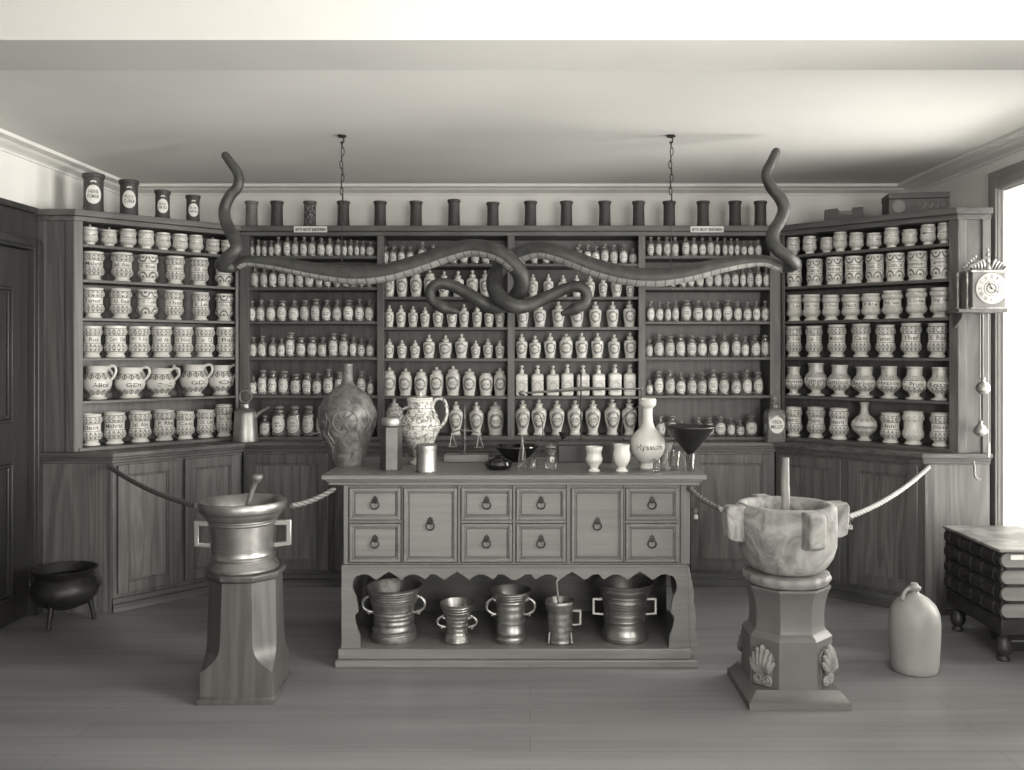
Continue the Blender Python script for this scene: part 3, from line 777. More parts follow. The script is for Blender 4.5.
PROTO = {}
def proto(key):
    if key in PROTO: return PROTO[key]
    kind = key[0]
    parts = []      # (name, mesh object)
    def P(name, mb, mat, root=None, **kw):
        o = mb.build(name, mat, root, link=False, **kw); return o
    def alone(name, mb, mat): return P(name, mb, mat)
    def empty(name):
        return bpy.data.objects.new(name, None)
    if kind == 'bottle':
        _, prof, stop, lbl = key; e = empty('glass_bottle')
        m = MB(); m.lathe(BOW if prof == 'w' else BOT, 18); P('bottle_body', m, 'glass', e)
        m = MB(); m.lathe({'w': STW, 'f': STF, 'b': STO}[stop], 12); P('stopper', m, 'gum', e)
        m = MB(); z0 = .36 if prof == 'w' else .32; oval_label(m, .512, z0 + .02, .275 if prof == 'w' else .255, 1.0); P('bottle_label', m, 'label', e); r = e
    elif kind == 'alb':
        _, prof, mat, txt, lid = key
        pr = {'a': ALB, 's': SQT, 't': STR, 'm': MID}[prof]
        m = MB(); m.lathe(pr, 32)
        if txt: m.mat = 1; wrap_text(m, txt, rf(pr), .575, .13, 1.75)
        if lid:
            r = empty('lidded_drug_jar'); P('jar_body', m, [mat, 'ink'], r)
            m = MB(); m.lathe(LIDA, 24); P('jar_lid', m, 'fine', r)
        else: r = alone('drug_jar', m, [mat, 'ink'])
    elif kind == 'bulb':
        m = MB(); m.lathe(BLB, 32); m.mat = 1; wrap_text(m, key[1], rf(BLB), .47, .15, 2.0); r = alone('footed_drug_jar', m, ['bulb', 'ink'])
    elif kind == 'vase':
        m = MB(); m.lathe(VAS, 32); m.mat = 1; wrap_text(m, key[1], rf(VAS), .38, .10, 1.9); r = alone('bottle_vase', m, ['vase', 'ink'])
    elif kind == 'jug':
        r = empty('syrup_jug'); m = MB(); m.lathe(JUG, 32); m.mat = 1; wrap_text(m, key[1], rf(JUG), .44, .13, 1.1, a0=.45); P('jug_body', m, ['jug', 'ink'], r)
        m = MB(); m.tube(cat_rom([(.34, -.05, .92), (.46, -.06, 1.0), (.60, -.06, .97), (.63, -.06, .82), (.56, -.05, .68), (.46, -.03, .58)], 5), .045, 8); P('jug_handle', m, 'white', r)
        m = MB(); m.tube(cat_rom([(-.42, .1, .50), (-.52, .12, .68), (-.62, .14, .86), (-.72, .15, .96)], 4), [.09, .06, .055, .075], 10); P('jug_spout', m, 'white', r)
    elif kind == 'emb':
        _, sh = key; r = empty('white_lidded_jar')
        pr, ld = {'e': (EMB, LIDE), 'w': (EMW, LIDW), 'l': (EML, LIDL)}[sh]
        m = MB(); m.lathe(pr, 28); P('jar_body', m, 'emblem', r)
        m = MB(); m.lathe(ld, 18); P('jar_stopper', m, 'white', r)
    elif kind == 'embopen':
        m = MB(); m.lathe([(a, b / .84) for a, b in EMW[:-1]] + [(.30, 1.0), (.29, .9), (0, .88)], 28); r = alone('white_open_jar', m, 'emblem')
    elif kind == 'flask':
        r = empty('square_flask'); m = MB(); rings = []
        n = 32
        prof = [(.0001, 0), (.44, 0), (.47, .02), (.48, .08), (.48, .60), (.475, .65), (.42, .695), (.20, .72), (.15, .80), (.22, .815), (.22, .83), (.0001, .83)]
        def sq(rr, z, th):
            c, s_ = abs(math.cos(th)), abs(math.sin(th)); k = min(max((z if z < .3 else .72 - z) / .05, 0), 1) if z > .6 else 1
            p = 6 * k + 2 * (1 - k); return rr / ((c ** p + s_ ** p) ** (1 / p)) if rr > .001 else 0
        m.lathe(prof, n, sq); P('flask_body', m, 'flask', r)
        m = MB(); m.lathe([(0, .82), (.15, .825), (.15, .85), (.07, .87), (.06, .89), (.15, .92), (.17, .95), (.12, .99), (0, 1.0)], 14); P('flask_stopper', m, 'white', r)
    elif kind == 'top':
        mat = key[1]; m = MB()
        m.lathe([(0, 0), (.52, 0), (.53, .03), (.51, .08), (.485, .22), (.47, .5), (.465, .80), (.48, .88), (.51, .905), (.54, .92), (.55, .97), (.53, 1.0), (.46, 1.0), (.44, .95), (0, .93)], 24)
        r = alone('turned_wooden_jar', m, mat)
    elif kind == 'toplab':
        r = empty('labelled_wooden_jar'); m = MB()
        m.lathe([(0, 0), (.54, 0), (.55, .03), (.50, .05), (.475, .20), (.47, .5), (.47, .84), (.50, .89), (.54, .92), (.55, .97), (.53, 1.0), (.46, 1.0), (.44, .95), (0, .93)], 24); P('jar_body', m, 'jar_dark', r)
        m = MB(); oval_label(m, .485, .46, .24, .80); m.mat = 1
        wrap_text(m, key[1], lambda z: .492, .53, .09, .95, 0); wrap_text(m, key[2], lambda z: .492, .41, .09, 1.15, 0)
        m.mat = 0
        pts = []
        for k in range(7):
            th = -PI / 2 - .28 + .56 * k / 6; pts.append((.487 * math.cos(th), .487 * math.sin(th), .775 + .02 * math.sin(k / 6 * PI)))
        m.tube(pts, .018, 6); P('jar_label', m, [M['paper'], M['ink']], r)
    PROTO[key] = r; return r

def put(key, x, y, z, w, h, rz, label, cat, group=None):
    p = proto(key); kids = [o for o in bpy.data.objects if o.parent is p] if p.type == 'EMPTY' else []
    if p.type == 'EMPTY' and not hasattr(put, 'k'): put.k = {}
    o = p.copy(); C.objects.link(o); o.location = (x, y, z); o.scale = (w, w, h); o.rotation_euler = (0, 0, rz)
    for c in KIDS.setdefault(key, kids):
        q = c.copy(); q.parent = o; C.objects.link(q)
    return tag(o, label, cat, group)
KIDS = {}

ORD = 'first second third fourth fifth sixth seventh eighth ninth tenth eleventh twelfth thirteenth fourteenth fifteenth sixteenth seventeenth'.split()
def ordn(i, n):
    return 'leftmost' if i == 0 else ('rightmost' if i == n - 1 else ORD[i] + ' from left')

def on_face(px, a, b, v):
    """where the sight line through column px meets the line a-b moved v behind the face"""
    d = (b - a).normalized(); n = Vector((-d.y, d.x)); A = a + n * v
    k = (px - CX) / F                      # X = k*Y
    # A + d*u : (A.x + d.x u) = k (A.y + d.y u)
    u = (k * A.y - A.x) / (d.x - k * d.y)
    return A + d * u

SH = 'top second third fourth fifth bottom'.split()
# ---- left corner shelves
L_ROWS = [
 [(90, 15, 24, 1), (109, 15, 22.5, 1), (128, 16, 19.5, 0), (146, 15.5, 19.5, 0), (163, 15, 18.5, 0), (180, 15, 18.5, 0), (196, 14, 18.5, 0), (212.5, 14, 20, 1), (227.5, 13.5, 20, 1)],
 [(93, 21.5, 29.5, 0), (122, 21.5, 30, 0), (148, 20, 29, 0), (175, 19, 29, 0), (199, 19, 28.5, 0), (224, 18.5, 28, 0)],
 [(93, 21.5, 31, 0), (120.5, 21.5, 31, 0), (147, 20.5, 30.5, 0), (173.5, 20, 30.5, 0), (200.5, 18, 29, 0), (224.5, 18.5, 28, 0)],
 [(91.5, 20.5, 32.5, 0), (115.5, 22.5, 32.5, 0), (139, 21.5, 32, 0), (161.5, 20.5, 31.5, 0), (183, 20, 31, 0), (204.5, 20, 30.5, 0), (226, 20, 30.5, 0)],
 [(97, 28, 37, 2), (130, 29, 34, 2), (160.5, 28, 32, 2), (194, 27.5, 34.5, 2), (221, 25, 33, 2)],
 [(91.5, 20.5, 32.5, 0), (114.5, 22, 32.5, 0), (140, 22, 32, 0), (164, 21.5, 31.5, 0), (185, 19, 28.5, 0), (205.5, 19, 28.5, 0), (224, 18, 33, 0)]]
TX = ['Ung. Alb', 'E. Ros', 'Cort. Chin', 'P. Liq', 'Conf. Alk', 'U. Nerv', 'Cer. Cit', 'Bals', 'Elect', 'Mithrid', 'Sal. Abs', 'P. Rhei', 'Cass', 'Ol. Lini', 'Rob. Samb', 'Tamar', 'U. Basil', 'C. Cydon', 'Ther', 'E. Len']
ti = 0
GL = 'painted drug jars on the left corner shelves'
for r, row in enumerate(L_ROWS):
    z = SZ[5 - r] + .002
    for i, (px, wp, hp, kd) in enumerate(row):
        r_ = wp * 5.35 / F / 2
        p = on_face(px, LU0, LU1, .035 + r_ * (1.0 if kd != 2 else 1.05)); dep = p.y
        w = wp * dep / F; h = hp * dep / F * .965
        face = AL * .75 + random.uniform(-.22, .22)
        if kd == 2:
            looks = ['jug with tall painted monogram', 'jug with ringed emblem', 'broad low-necked jug', 'jug with large ringed emblem', 'narrow jug with small ringed emblem']
            put(('jug', ['ABcd', 'GDt', 'S', 'GDl', 'Oi'][i]), p.x, p.y, z, w, h * .93, AL * .35, 'white painted syrup %s, %s, fifth shelf of left corner shelves' % (looks[i].replace('jug', 'jug'), ordn(i, 5).replace(' from left', '')) , 'jug', 'syrup jugs on the left corner shelves')
            continue
        t = TX[ti % len(TX)]; ti += 1
        mat = ['fine', 'leaf', 'leaf', 'leaf', '', 'leaf'][r]
        if r in (1, 2) and i % 3 == 2: mat = 'arc'
        prof = ['s', 'a', 'a', 'm', '', 'a'][r]
        hh = h * .90 / 1.2 if kd == 1 else h
        put(('alb', prof, mat, t, kd == 1), p.x, p.y, z, w, hh, face,
            '%s drug jar, %s, %s shelf of left corner shelves' % ('small lidded white' if kd == 1 else ('small open white' if r == 0 else 'white painted'), ordn(i, len(row)), SH[r]), 'jar', GL + ', ' + SH[r] + ' shelf')
# ---- right corner shelves
R_ROWS = [
 [(793, 14, 20.5), (809.7, 14, 20.5), (826.6, 12.5, 17.5), (840.2, 14, 22.5), (856.4, 14.5, 20.5), (874, 14.5, 18.5), (891.6, 15, 23), (909.7, 15, 19.5), (928, 15, 23.5), (944.5, 13.5, 24)],
 [(794, 16, 28), (814.7, 16.5, 27.5), (834.5, 17, 28.5), (853.9, 18, 28.5), (875, 18.5, 29), (895.3, 18.5, 29.5), (917.4, 19.5, 30), (940.7, 20, 30.5)],
 [(794.3, 16, 27), (811.7, 18, 27), (831, 17.5, 26), (851, 18.5, 26), (871, 19, 26.5), (892.3, 20, 29), (916.4, 20, 30.5), (940.7, 20.5, 31)],
 [(793.6, 16.5, 31.5), (814, 17, 32), (837, 18.5, 33.5), (861, 19, 34.5), (885.6, 19.5, 33.5), (911, 20.5, 35.5), (937.7, 20.5, 35.5)],
 [(793.6, 19, 29), (816, 23, 33.5), (839.5, 24, 32.5), (864.3, 24, 31.5), (889, 23.5, 33), (914.5, 23.5, 33.5), (940, 23.5, 34)],
 [(793.6, 17.5, 30), (816, 18.5, 31.5), (839, 19.5, 32), (864.3, 25, 40), (890.4, 20, 31), (913.2, 21, 34), (940.7, 20.5, 34.5)]]
RTX = {1: ['Aur. in', 'Carc', 'Aurea', 'Sidan', 'Con. D', 'Con. d', 'iombr', 'guiris'], 4: ['Hyme', 'Fumaria', '', 'Berben', 'Hyssop', 'Cl. Pruni', 'Rosar'], 5: ['Benz', 'Plum', 'Stom', 'Dardeust', 'Unic', '', 'Diasp']}
for r, row in enumerate(R_ROWS):
    z = SZ[5 - r] + .002
    for i, (px, wp, hp) in enumerate(row):
        r_ = wp * 5.35 / F / 2
        p = on_face(px, RU0, RU1, .035 + r_); w = wp * p.y / F; h = hp * p.y / F * (.875 if r == 0 else .965)
        face = AR * .6 + random.uniform(-.2, .2)
        t = RTX[r][i] if r in RTX else TX[(ti * 3) % len(TX)]; ti += 1
        gr = 'painted drug jars on the right corner shelves, ' + SH[r] + ' shelf'
        if r == 4:
            put(('bulb', t or 'Sambuc'), p.x, p.y, z, w, h, face, 'round-bellied footed white jar, %s, fifth shelf of right corner shelves' % ordn(i, 7), 'jar', gr); continue
        if r == 5 and i == 3:
            put(('vase', 'Hortensiu'), p.x, p.y, z, w, h, face, 'long-necked round white bottle vase on bottom shelf of right corner shelves', 'vase'); continue
        mat = ['fine', 'arc', 'fine', 'leaf', '', 'leaf'][r]; prof = ['s', 't', 'a', 'a', '', 'a'][r]
        look = {0: 'small white', 1: 'white scalloped-pattern', 2: 'white finely painted', 3: 'tall white', 5: 'white painted'}[r]
        if r == 5 and i == 5: mat = 'ribs'; look = 'pale faded white'
        put(('alb', prof, mat, t, False), p.x, p.y, z, w, h, face, '%s drug jar, %s, %s shelf of right corner shelves' % (look, ordn(i, len(row)), SH[r]), 'jar', gr)

# ---- bottle bays (heights measured in photo pixels)
BA = [
 [(252, 9, 15), (258.4, 7, 16), (264.6, 7, 15), (271.4, 7.5, 15), (278.3, 9, 19), (287.4, 9.5, 21), (295.4, 9, 19), (304, 9, 19), (312.4, 9.5, 19.5), (321.2, 9, 18), (329.7, 9, 18), (338.1, 9, 17), (344.9, 6.5, 15), (351, 7, 16), (357, 6.5, 15), (363, 6, 15), (370.5, 9, 14)],
 [(255.3, 9.5, 22), (264.3, 9, 21), (273.4, 9, 21), (282, 9, 21), (290.8, 9, 21), (300, 9, 21), (309.7, 9, 20), (319.5, 9, 20), (328, 9, 20), (337.3, 8.5, 20), (345.7, 8, 20), (354, 8, 20), (361.8, 8, 20), (369.5, 8, 20)],
 [(252, 8.5, 20), (261.3, 10, 21), (271.4, 10.5, 21), (282.4, 10.5, 20.5), (293.9, 10.5, 21), (305.3, 11, 21), (315.8, 10, 22), (326.8, 10, 21), (337.3, 10, 21), (348.6, 10.5, 21), (359.7, 10, 22), (369.7, 9.5, 21)],
 [(253.3, 8.5, 21), (262.4, 9, 22), (272.9, 9.5, 20), (281.5, 8.5, 20), (290.8, 10.5, 26), (301.1, 10, 20.5), (312.3, 11, 21), (322.7, 10, 20.5), (333.4, 11, 25), (344, 11.5, 24), (353.3, 9, 22), (361.4, 9.5, 20), (370.5, 9, 19.5)],
 [(253.3, 8.5, 20), (262.9, 10, 26), (272.9, 10, 25), (284, 10.5, 25), (295.9, 10.5, 22), (307.2, 10, 23), (317.5, 10.5, 23), (328.5, 11, 27), (339.8, 10.5, 24), (361.7, 10.5, 25), (370.5, 7.5, 19)],
 [(264.9, 10, 21), (279.4, 13.5, 31), (294.3, 13.5, 31), (308.9, 13.5, 31), (322.2, 13, 31), (367.5, 10, 27)]]
BD = [
 [(650.6, 9.5, 19), (658.4, 9.5, 19), (666.7, 9, 20), (674.8, 8.5, 19), (685.7, 9.5, 21), (693.9, 9, 19), (702.3, 9, 18), (710.2, 9, 21), (717.3, 7.5, 18), (724.6, 8, 18), (730.8, 7.5, 17), (736.9, 7, 17), (743.5, 7.5, 15), (750.4, 7.5, 15), (757.9, 7.5, 16)],
 [(654.5, 8, 19), (663, 8, 19), (672, 8, 19), (682.7, 8.5, 19), (690.5, 8.5, 20), (699.3, 8.5, 20), (709, 9.5, 20), (717.8, 9, 20), (726.3, 9, 20), (734.7, 8.5, 20), (742.7, 8, 20), (749.9, 9, 22), (758.4, 8.5, 21), (766.1, 8.5, 20)],
 [(650.6, 8.5, 20), (659.2, 8.5, 19), (667.7, 8.5, 19), (675.3, 9, 20), (686, 10.5, 21), (697.6, 11.5, 21), (708, 9, 20), (717, 9, 19), (727.5, 10.5, 21), (737.3, 9.5, 20), (746.9, 9, 19), (756.2, 8.5, 20), (765, 9, 20)],
 [(649, 8, 19), (658.7, 10.5, 24), (669.7, 10.5, 22), (680.3, 10.5, 23), (691.7, 10.5, 22), (702, 10.5, 21), (713, 10.5, 22), (723.8, 11, 25), (735.6, 10.5, 24), (745, 9, 21), (755, 11, 23), (765, 10, 23)],
 [(649.4, 8, 16), (658.4, 10.5, 25), (669.7, 11, 26), (680.7, 10.5, 23), (691.7, 10.5, 22), (702, 10.5, 23), (712.8, 10.5, 26), (723.8, 10.5, 23), (735.6, 11, 23), (746.6, 10.5, 26), (757.6, 10.5, 24)],
 [(660.4, 10.5, 21), (671.4, 11, 21), (681.2, 8, 16), (689.5, 8, 14), (698.4, 10, 19), (709, 10.5, 19), (720.3, 11, 20), (730.8, 9, 19), (740, 9, 16), (751, 12, 21)]]
def bottle_rows(rows, bay):
    for r, row in enumerate(rows):
        z = SZ[5 - r] + .0008
        hs = sorted(q[2] for q in row)
        for i, (px, wp, hp) in enumerate(row):
            w = wp * 5.7 / F; y = DBU + .03 + w / 2 + random.uniform(0, .012); x = wx(px, y)
            wide = wp > 9.8
            prof = 'w' if (wide and random.random() < .6) else 't'
            stop = 'w' if prof == 'w' else random.choice('bbf')
            hp2 = hp + (1.2 if r < 3 else -0.5)
            size = 'tall' if hp >= hs[int(len(hs) * .75)] + .6 else ('short' if hp <= hs[int(len(hs) * .25)] - .6 else 'stoppered')
            put(('bottle', prof, stop, 0), x, y, z, min(w * 1.12, (min([abs(px - row[j][0]) - (row[j][2 - 1] - wp) / 2 for j in (i - 1, i + 1) if 0 <= j < len(row)]) - .3) * y / F), hp2 * y / F, random.uniform(-.15, .15),
                '%s glass bottle with pale label, %s, %s shelf, %s bottle bay' % (size, ordn(i, len(row)), SH[r], bay), 'bottle', 'glass bottles on the %s shelf, %s bottle bay' % (SH[r], bay))
bottle_rows(BA, 'left'); bottle_rows(BD, 'right')

# ---- middle bays
MBAY = [
 [(385.5, 8, 18), (393.5, 8, 18), (401.8, 8, 18), (410, 8, 18), (422, 9, 22), (432.8, 9, 19), (443, 9, 19), (453.5, 9, 22), (464, 9, 19), (475, 9, 19), (486, 9, 19), (503.5, 7, 19)],
 [(389.4, 11, 24, 'w'), (402, 11, 24, 'w'), (416, 12, 25, 'w'), (429.8, 12, 26, 'w'), (444, 12, 25, 'e'), (458, 12, 25, 'e'), (472.4, 12, 26, 'e'), (485, 11, 26, 'e')],
 [(389.4, 9.5, 21, 'e'), (401, 10, 21, 'e'), (413, 10, 20, 'e'), (425, 9.5, 19, 'e'), (438, 10.5, 20, 'e'), (452, 10.5, 20, 'e'), (464, 10, 22, 'e'), (477, 10, 21, 'e'), (489, 9.5, 19, 'e'), (500, 9.5, 20, 'e')],
 [(389.4, 9.5, 20, 'e'), (402, 10, 18.5, 'e'), (415, 10, 18.5, 'e'), (429, 12, 24, 'e'), (445.5, 13.5, 23.5, 'e'), (461.5, 13, 25, 'e'), (475.7, 9.5, 18, 'e'), (488, 10, 20, 'e'), (499.8, 9, 18, 'e')],
 [(389.4, 13.5, 28.5, 'w'), (405.5, 13.5, 27.5, 'w'), (421, 13.5, 27, 'w'), (436.5, 14, 29, 'w'), (453, 14.5, 30, 'w'), (469.4, 13.5, 27.5, 'w'), (485.9, 14, 23, 'o'), (500, 12.5, 28, 'w')],
 [(455.8, 14.5, 34, 'l'), (476.4, 14.5, 33, 'l'), (495.4, 16, 33, 'w')]]
MBAY2 = [
 [(522, 8, 17), (534, 8, 20), (546, 8, 17), (557, 8, 17), (568, 8, 17), (578.9, 8, 20), (587.5, 8.5, 19), (595.6, 8.5, 18), (604.7, 8.5, 21), (613.6, 8.5, 19), (623.4, 9, 20), (632.8, 8.5, 15)],
 [(533, 10, 22, 'e'), (548.4, 10, 22, 'e'), (563, 9.5, 21, 'e'), (576.6, 9.5, 21, 'e'), (590, 9.5, 21, 'e'), (603, 8.5, 19, 'e'), (616.4, 10.5, 17, 'o'), (630, 8, 15, 'e')],
 [(522.7, 12, 24, 'e'), (539.8, 12.5, 24, 'e'), (558.3, 12.5, 25, 'e'), (577, 13, 25, 'e'), (595.3, 12, 25, 'e'), (612.5, 12, 25, 'e'), (629.4, 12.5, 26, 'e')],
 [(521.6, 12, 25, 'e'), (535, 12, 23, 'e'), (550, 12, 26, 'e'), (566, 13.5, 25, 'w'), (581.6, 12.5, 26, 'e'), (597.3, 12.5, 26, 'e'), (614, 12, 24.5, 'e'), (630, 12.5, 26.5, 'e')],
 [(521.6, 12.5, 31, 'f'), (537.5, 12.5, 31, 'f'), (552.8, 13, 30.5, 'f'), (567.2, 12.5, 32, 'f'), (583, 13, 31, 'f'), (598.4, 13, 31, 'f'), (614.8, 13, 32, 'f'), (629.7, 12.5, 32, 'f')],
 [(522.6, 15.5, 35, 'l'), (539, 15.5, 36, 'l'), (556.9, 15.5, 35, 'l'), (575, 15.5, 35, 'l'), (592.9, 15.5, 35, 'l'), (612.2, 16, 36.5, 'l'), (629.4, 15.5, 36, 'l')]]
for rows, bay in ((MBAY, 'left'), (MBAY2, 'right')):
    for r, row in enumerate(rows):
        z = SZM[5 - r] + .0008
        for i, q in enumerate(row):
            px, wp, hp = q[:3]; kd = q[3] if len(q) > 3 else 'g'
            w = wp * 5.7 / F; y = DBU + .035 + w / 2; x = wx(px, y); h = (hp + (1.0 if r < 3 else -.5)) * y / F
            gp = '%s shelf of the %s middle bay' % (SH[r], bay)
            tail = '%s, %s shelf, %s middle bay' % (ordn(i, len(row)), SH[r], bay)
            rz = random.uniform(-.12, .12)
            if kd == 'g': put(('bottle', 't', random.choice('bf'), 0), x, y, z, w, h, rz, 'clear glass bottle with pale label, ' + tail, 'bottle', 'small glass bottles on the ' + gp)
            elif kd == 'f': put(('flask',), x, y, z, w * 1.02, h, rz * .6, 'square white flask with ball stopper, ' + tail, 'flask', 'square white flasks on the ' + gp)
            elif kd == 'o': put(('embopen',), x, y, z, w, h, rz, 'open white jar without lid, %s shelf, %s middle bay' % (SH[r], bay), 'jar')
            else: put(('emb', kd), x, y, z, w, h, rz, '%s white jar with painted emblem, %s' % ({'e': 'lidded', 'w': 'broad lidded', 'l': 'tall ball-stoppered'}[kd], tail), 'jar', 'white emblem jars on the ' + gp)

# ---- jars on top of the shelves
tops = [251.6, 277, 310, 343.5, 380.2, 416, 454, 492.9, 530.5, 566.4, 604.7, 638.6, 669.2, 703, 735, 760.4]
near = ['beside the raised tail of the left snake', 'second from the left end', 'with flaked pale paint, above the left sign', 'behind the left hanging chain', 'fifth from left', 'sixth from left', 'seventh from left', 'eighth from left', 'ninth from left', 'tenth from left', 'eleventh from left', 'twelfth from left', 'behind the right hanging chain', 'directly above the right sign', 'second from the right end', 'at the right end beside the snake tail']
for i, px in enumerate(tops):
    y = 5.76; mat = 'jar_grey' if i == 0 else ('jar_worn' if i == 2 else 'jar_dark')
    hh = .182 if i == 6 else (.165 if i == 7 else .172)
    col = 'worn grey' if i == 0 else 'dark'
    put(('top', mat), wx(px, y), y, ZT + .0008, .078, hh, random.uniform(-1, 1) if i != 2 else 0, '%s turned wooden jar on shelf top, %s' % (col, near[i]), 'jar', 'turned wooden jars on top of the wall shelves')
for i, (px, w, h, a, b, lb) in enumerate([(93.5, .112, .225, 'HERB', 'FUMAR', 'nearest the door'), (129, .104, .215, 'PULV', 'CUBEB', 'second from the door'), (162.5, .086, .180, 'RAD', 'IRID', 'third from the door'), (193, .082, .172, 'FLOR', 'ARN', 'by the snake tail')]):
    p = on_face(px, LU0, LU1, .10)
    put(('toplab', a, b), p.x, p.y, ZT + .0008, w, h, AL * .45 + .1, 'dark wooden jar with round white label on left shelves, ' + lb, 'jar', 'labelled wooden jars on top of the left corner shelves')

# boxes on top of the right corner shelves
p = on_face(843.5, RU0, RU1, .14)
t = thing('open_tray', 'small low dark box with notched side on top of right shelves', 'box', (p.x, p.y, ZT + .001), AR * .35)
m = MB(); m.box(-.11, .11, -.05, .05, 0, .008)
m.prism([(-.11, .008), (.11, .008), (.11, .088), (.05, .085), (.04, .066), (-.025, .064), (-.04, .084), (-.11, .078)], -.05, -.042); m.box(-.11, .11, .042, .05, .008, .08); m.box(-.11, -.102, -.042, .042, .008, .08); m.box(.102, .11, -.042, .042, .008, .085)
m.build('box_body', 'jar_dark', t, .002)
m = MB(); m.box(-.03, .045, -.0535, -.0505, .045, .066); m.build('paper_strip', 'jar_grey', t)
p = on_face(915, RU0, RU1, .15)
t = thing('painted_chest', 'small dark painted chest with flat lid on top of right shelves', 'chest', (p.x, p.y, ZT + .001), AR * .22)
m = MB(); m.box(-.165, .165, -.09, .09, 0, .088); m.build('chest_body', 'jar_dark', t, .003)
m = MB(); m.box(-.167, .167, -.092, .092, .089, .122); m.build('chest_lid', 'jar_dark', t, .003)
m = MB(); m.lathe([(0, 0), (.036, 0), (.036, .003), (.03, .004), (0, .004)], 24)
for v in range(len(m.v)): x_, y_, z_ = m.v[v]; m.v[v] = (x_ - .11, -.0905 - z_, y_ + .045)
for k in range(5): m.tube(cat_rom([(-.04 + k * .035, -.092, .03), (-.03 + k * .035, -.093, .055), (-.015 + k * .035, -.092, .035), (0 + k * .035, -.092, .06)], 4), .003, 5)
m.build('painted_ornament', 'jar_grey', t)

# signs
for px, side in ((310.5, 'left'), (707, 'right')):
    d = DBU - .031; x = wx(px, d); z = wz(229.3, d)
    t = thing('notice_sign', 'small white printed notice on the shelf edge over the %s bottle bay' % side, 'sign', (x, d, z))
    m = MB(); m.box(-.103, .103, -.0015, .0015, -.0185, .0185); m.build('sign_card', 'paper', t, smooth=False)
    m = MB(); m.mat = 0; flat_text(m, 'BITTE NICHT BERÜHREN', 0, -.0022, 0, .186, .0235); flat_text(m, 'BITTE NICHT BERÜHREN', .0012, -.0024, 0.0003, .186, .0235); o = m.build('sign_lettering', 'ink', t, smooth=False)

# ------------------------------------------------------------------ pewter can and big square bottle on the worktop
def lathe_thing(name, label, cat, x, y, z, parts, group=None, rz=0):
    t = thing(name, label, cat, (x, y, z), rz, group)
    for pn, prof, mat, seg in parts:
        m = MB(); m.lathe(prof, seg); m.build(pn, mat, t)
    return t
yc = 5.585; s = yc / F
t = lathe_thing('spouted_can', 'pewter can with ring handle and spout before the left shelf post', 'can', wx(244, yc - .03), yc, ZC, [
    ('can_body', [(0, 0), (12.5 * s, 0), (12.6 * s, 1 * s), (11.8 * s, 10 * s), (10.8 * s, 26 * s), (11.2 * s, 29 * s), (9 * s, 31.5 * s), (4 * s, 33.5 * s), (0, 33.5 * s)], 'pewter', 28),
    ('screw_cap', [(0, 33 * s), (4.2 * s, 33.2 * s), (4.2 * s, 37 * s), (2 * s, 38.5 * s), (0, 38.5 * s)], 'pewter', 16)])
m = MB(); m.tube([(math.cos(a) * 6 * s, 0, 44.5 * s + math.sin(a) * 6.2 * s) for a in [2 * PI * k / 20 for k in range(20)]], .9 * s, 6, closed=True); m.build('ring_handle', 'pewter', t)
m = MB(); m.tube(cat_rom([(9.5 * s, 0, 24 * s), (15 * s, 0, 29 * s), (22 * s, 0, 33 * s), (24 * s, 0, 33.5 * s)], 4), [2.4 * s, 1.6 * s, 1.2 * s, 1.3 * s], 8); m.build('spout', 'pewter', t)

yc = 5.57; s = yc / F
t = thing('square_bottle', 'large square glass bottle with round white label before right shelf post', 'bottle', (wx(774.5, yc), yc, ZC))
m = MB(); hw = 9 * s
def rsq(a, r, z, n=5):
    pts = []
    for cx_, cy_, a0 in ((a - r, a - r, 0), (-a + r, a - r, 90), (-a + r, -a + r, 180), (a - r, -a + r, 270)):
        for k in range(n): th = math.radians(a0 + 90 * k / (n - 1)); pts.append((cx_ + r * math.cos(th), cy_ + r * math.sin(th), z))
    return pts
m.loft([rsq(hw * .94, .008, 0), rsq(hw, .010, .006), rsq(hw, .010, 27 * s), rsq(hw * .86, .014, 31 * s), rsq(hw * .4, hw * .4 - .0005, 34 * s), rsq(hw * .34, hw * .34 - .0005, 37 * s), rsq(hw * .46, hw * .46 - .0005, 38 * s)])
m.build('bottle_body', 'glass', t)
m = MB(); m.lathe([(0, 37.5 * s), (2.6 * s, 38 * s), (1.6 * s, 39.5 * s), (3 * s, 42 * s), (2.2 * s, 45 * s), (0, 46 * s)], 14); m.build('stopper', 'gum', t)
m = MB(); n_ = 28; c = m.add((0, -hw - .0015, 17 * s)); ring = [m.add((7.2 * s * math.cos(2 * PI * k / n_), -hw - .0015, 17 * s + 8.4 * s * math.sin(2 * PI * k / n_))) for k in range(n_)]
for k in range(n_): m.face((c, ring[k], ring[(k + 1) % n_]))
m.mat = 1; flat_text(m, 'VREA', 0, -hw - .0022, 20 * s, 9.5 * s, 3.6 * s); flat_text(m, 'MILLEF', 0, -hw - .0022, 15.2 * s, 12 * s, 3.4 * s)
m.build('bottle_label', ['paper', 'ink'], t, smooth=False)

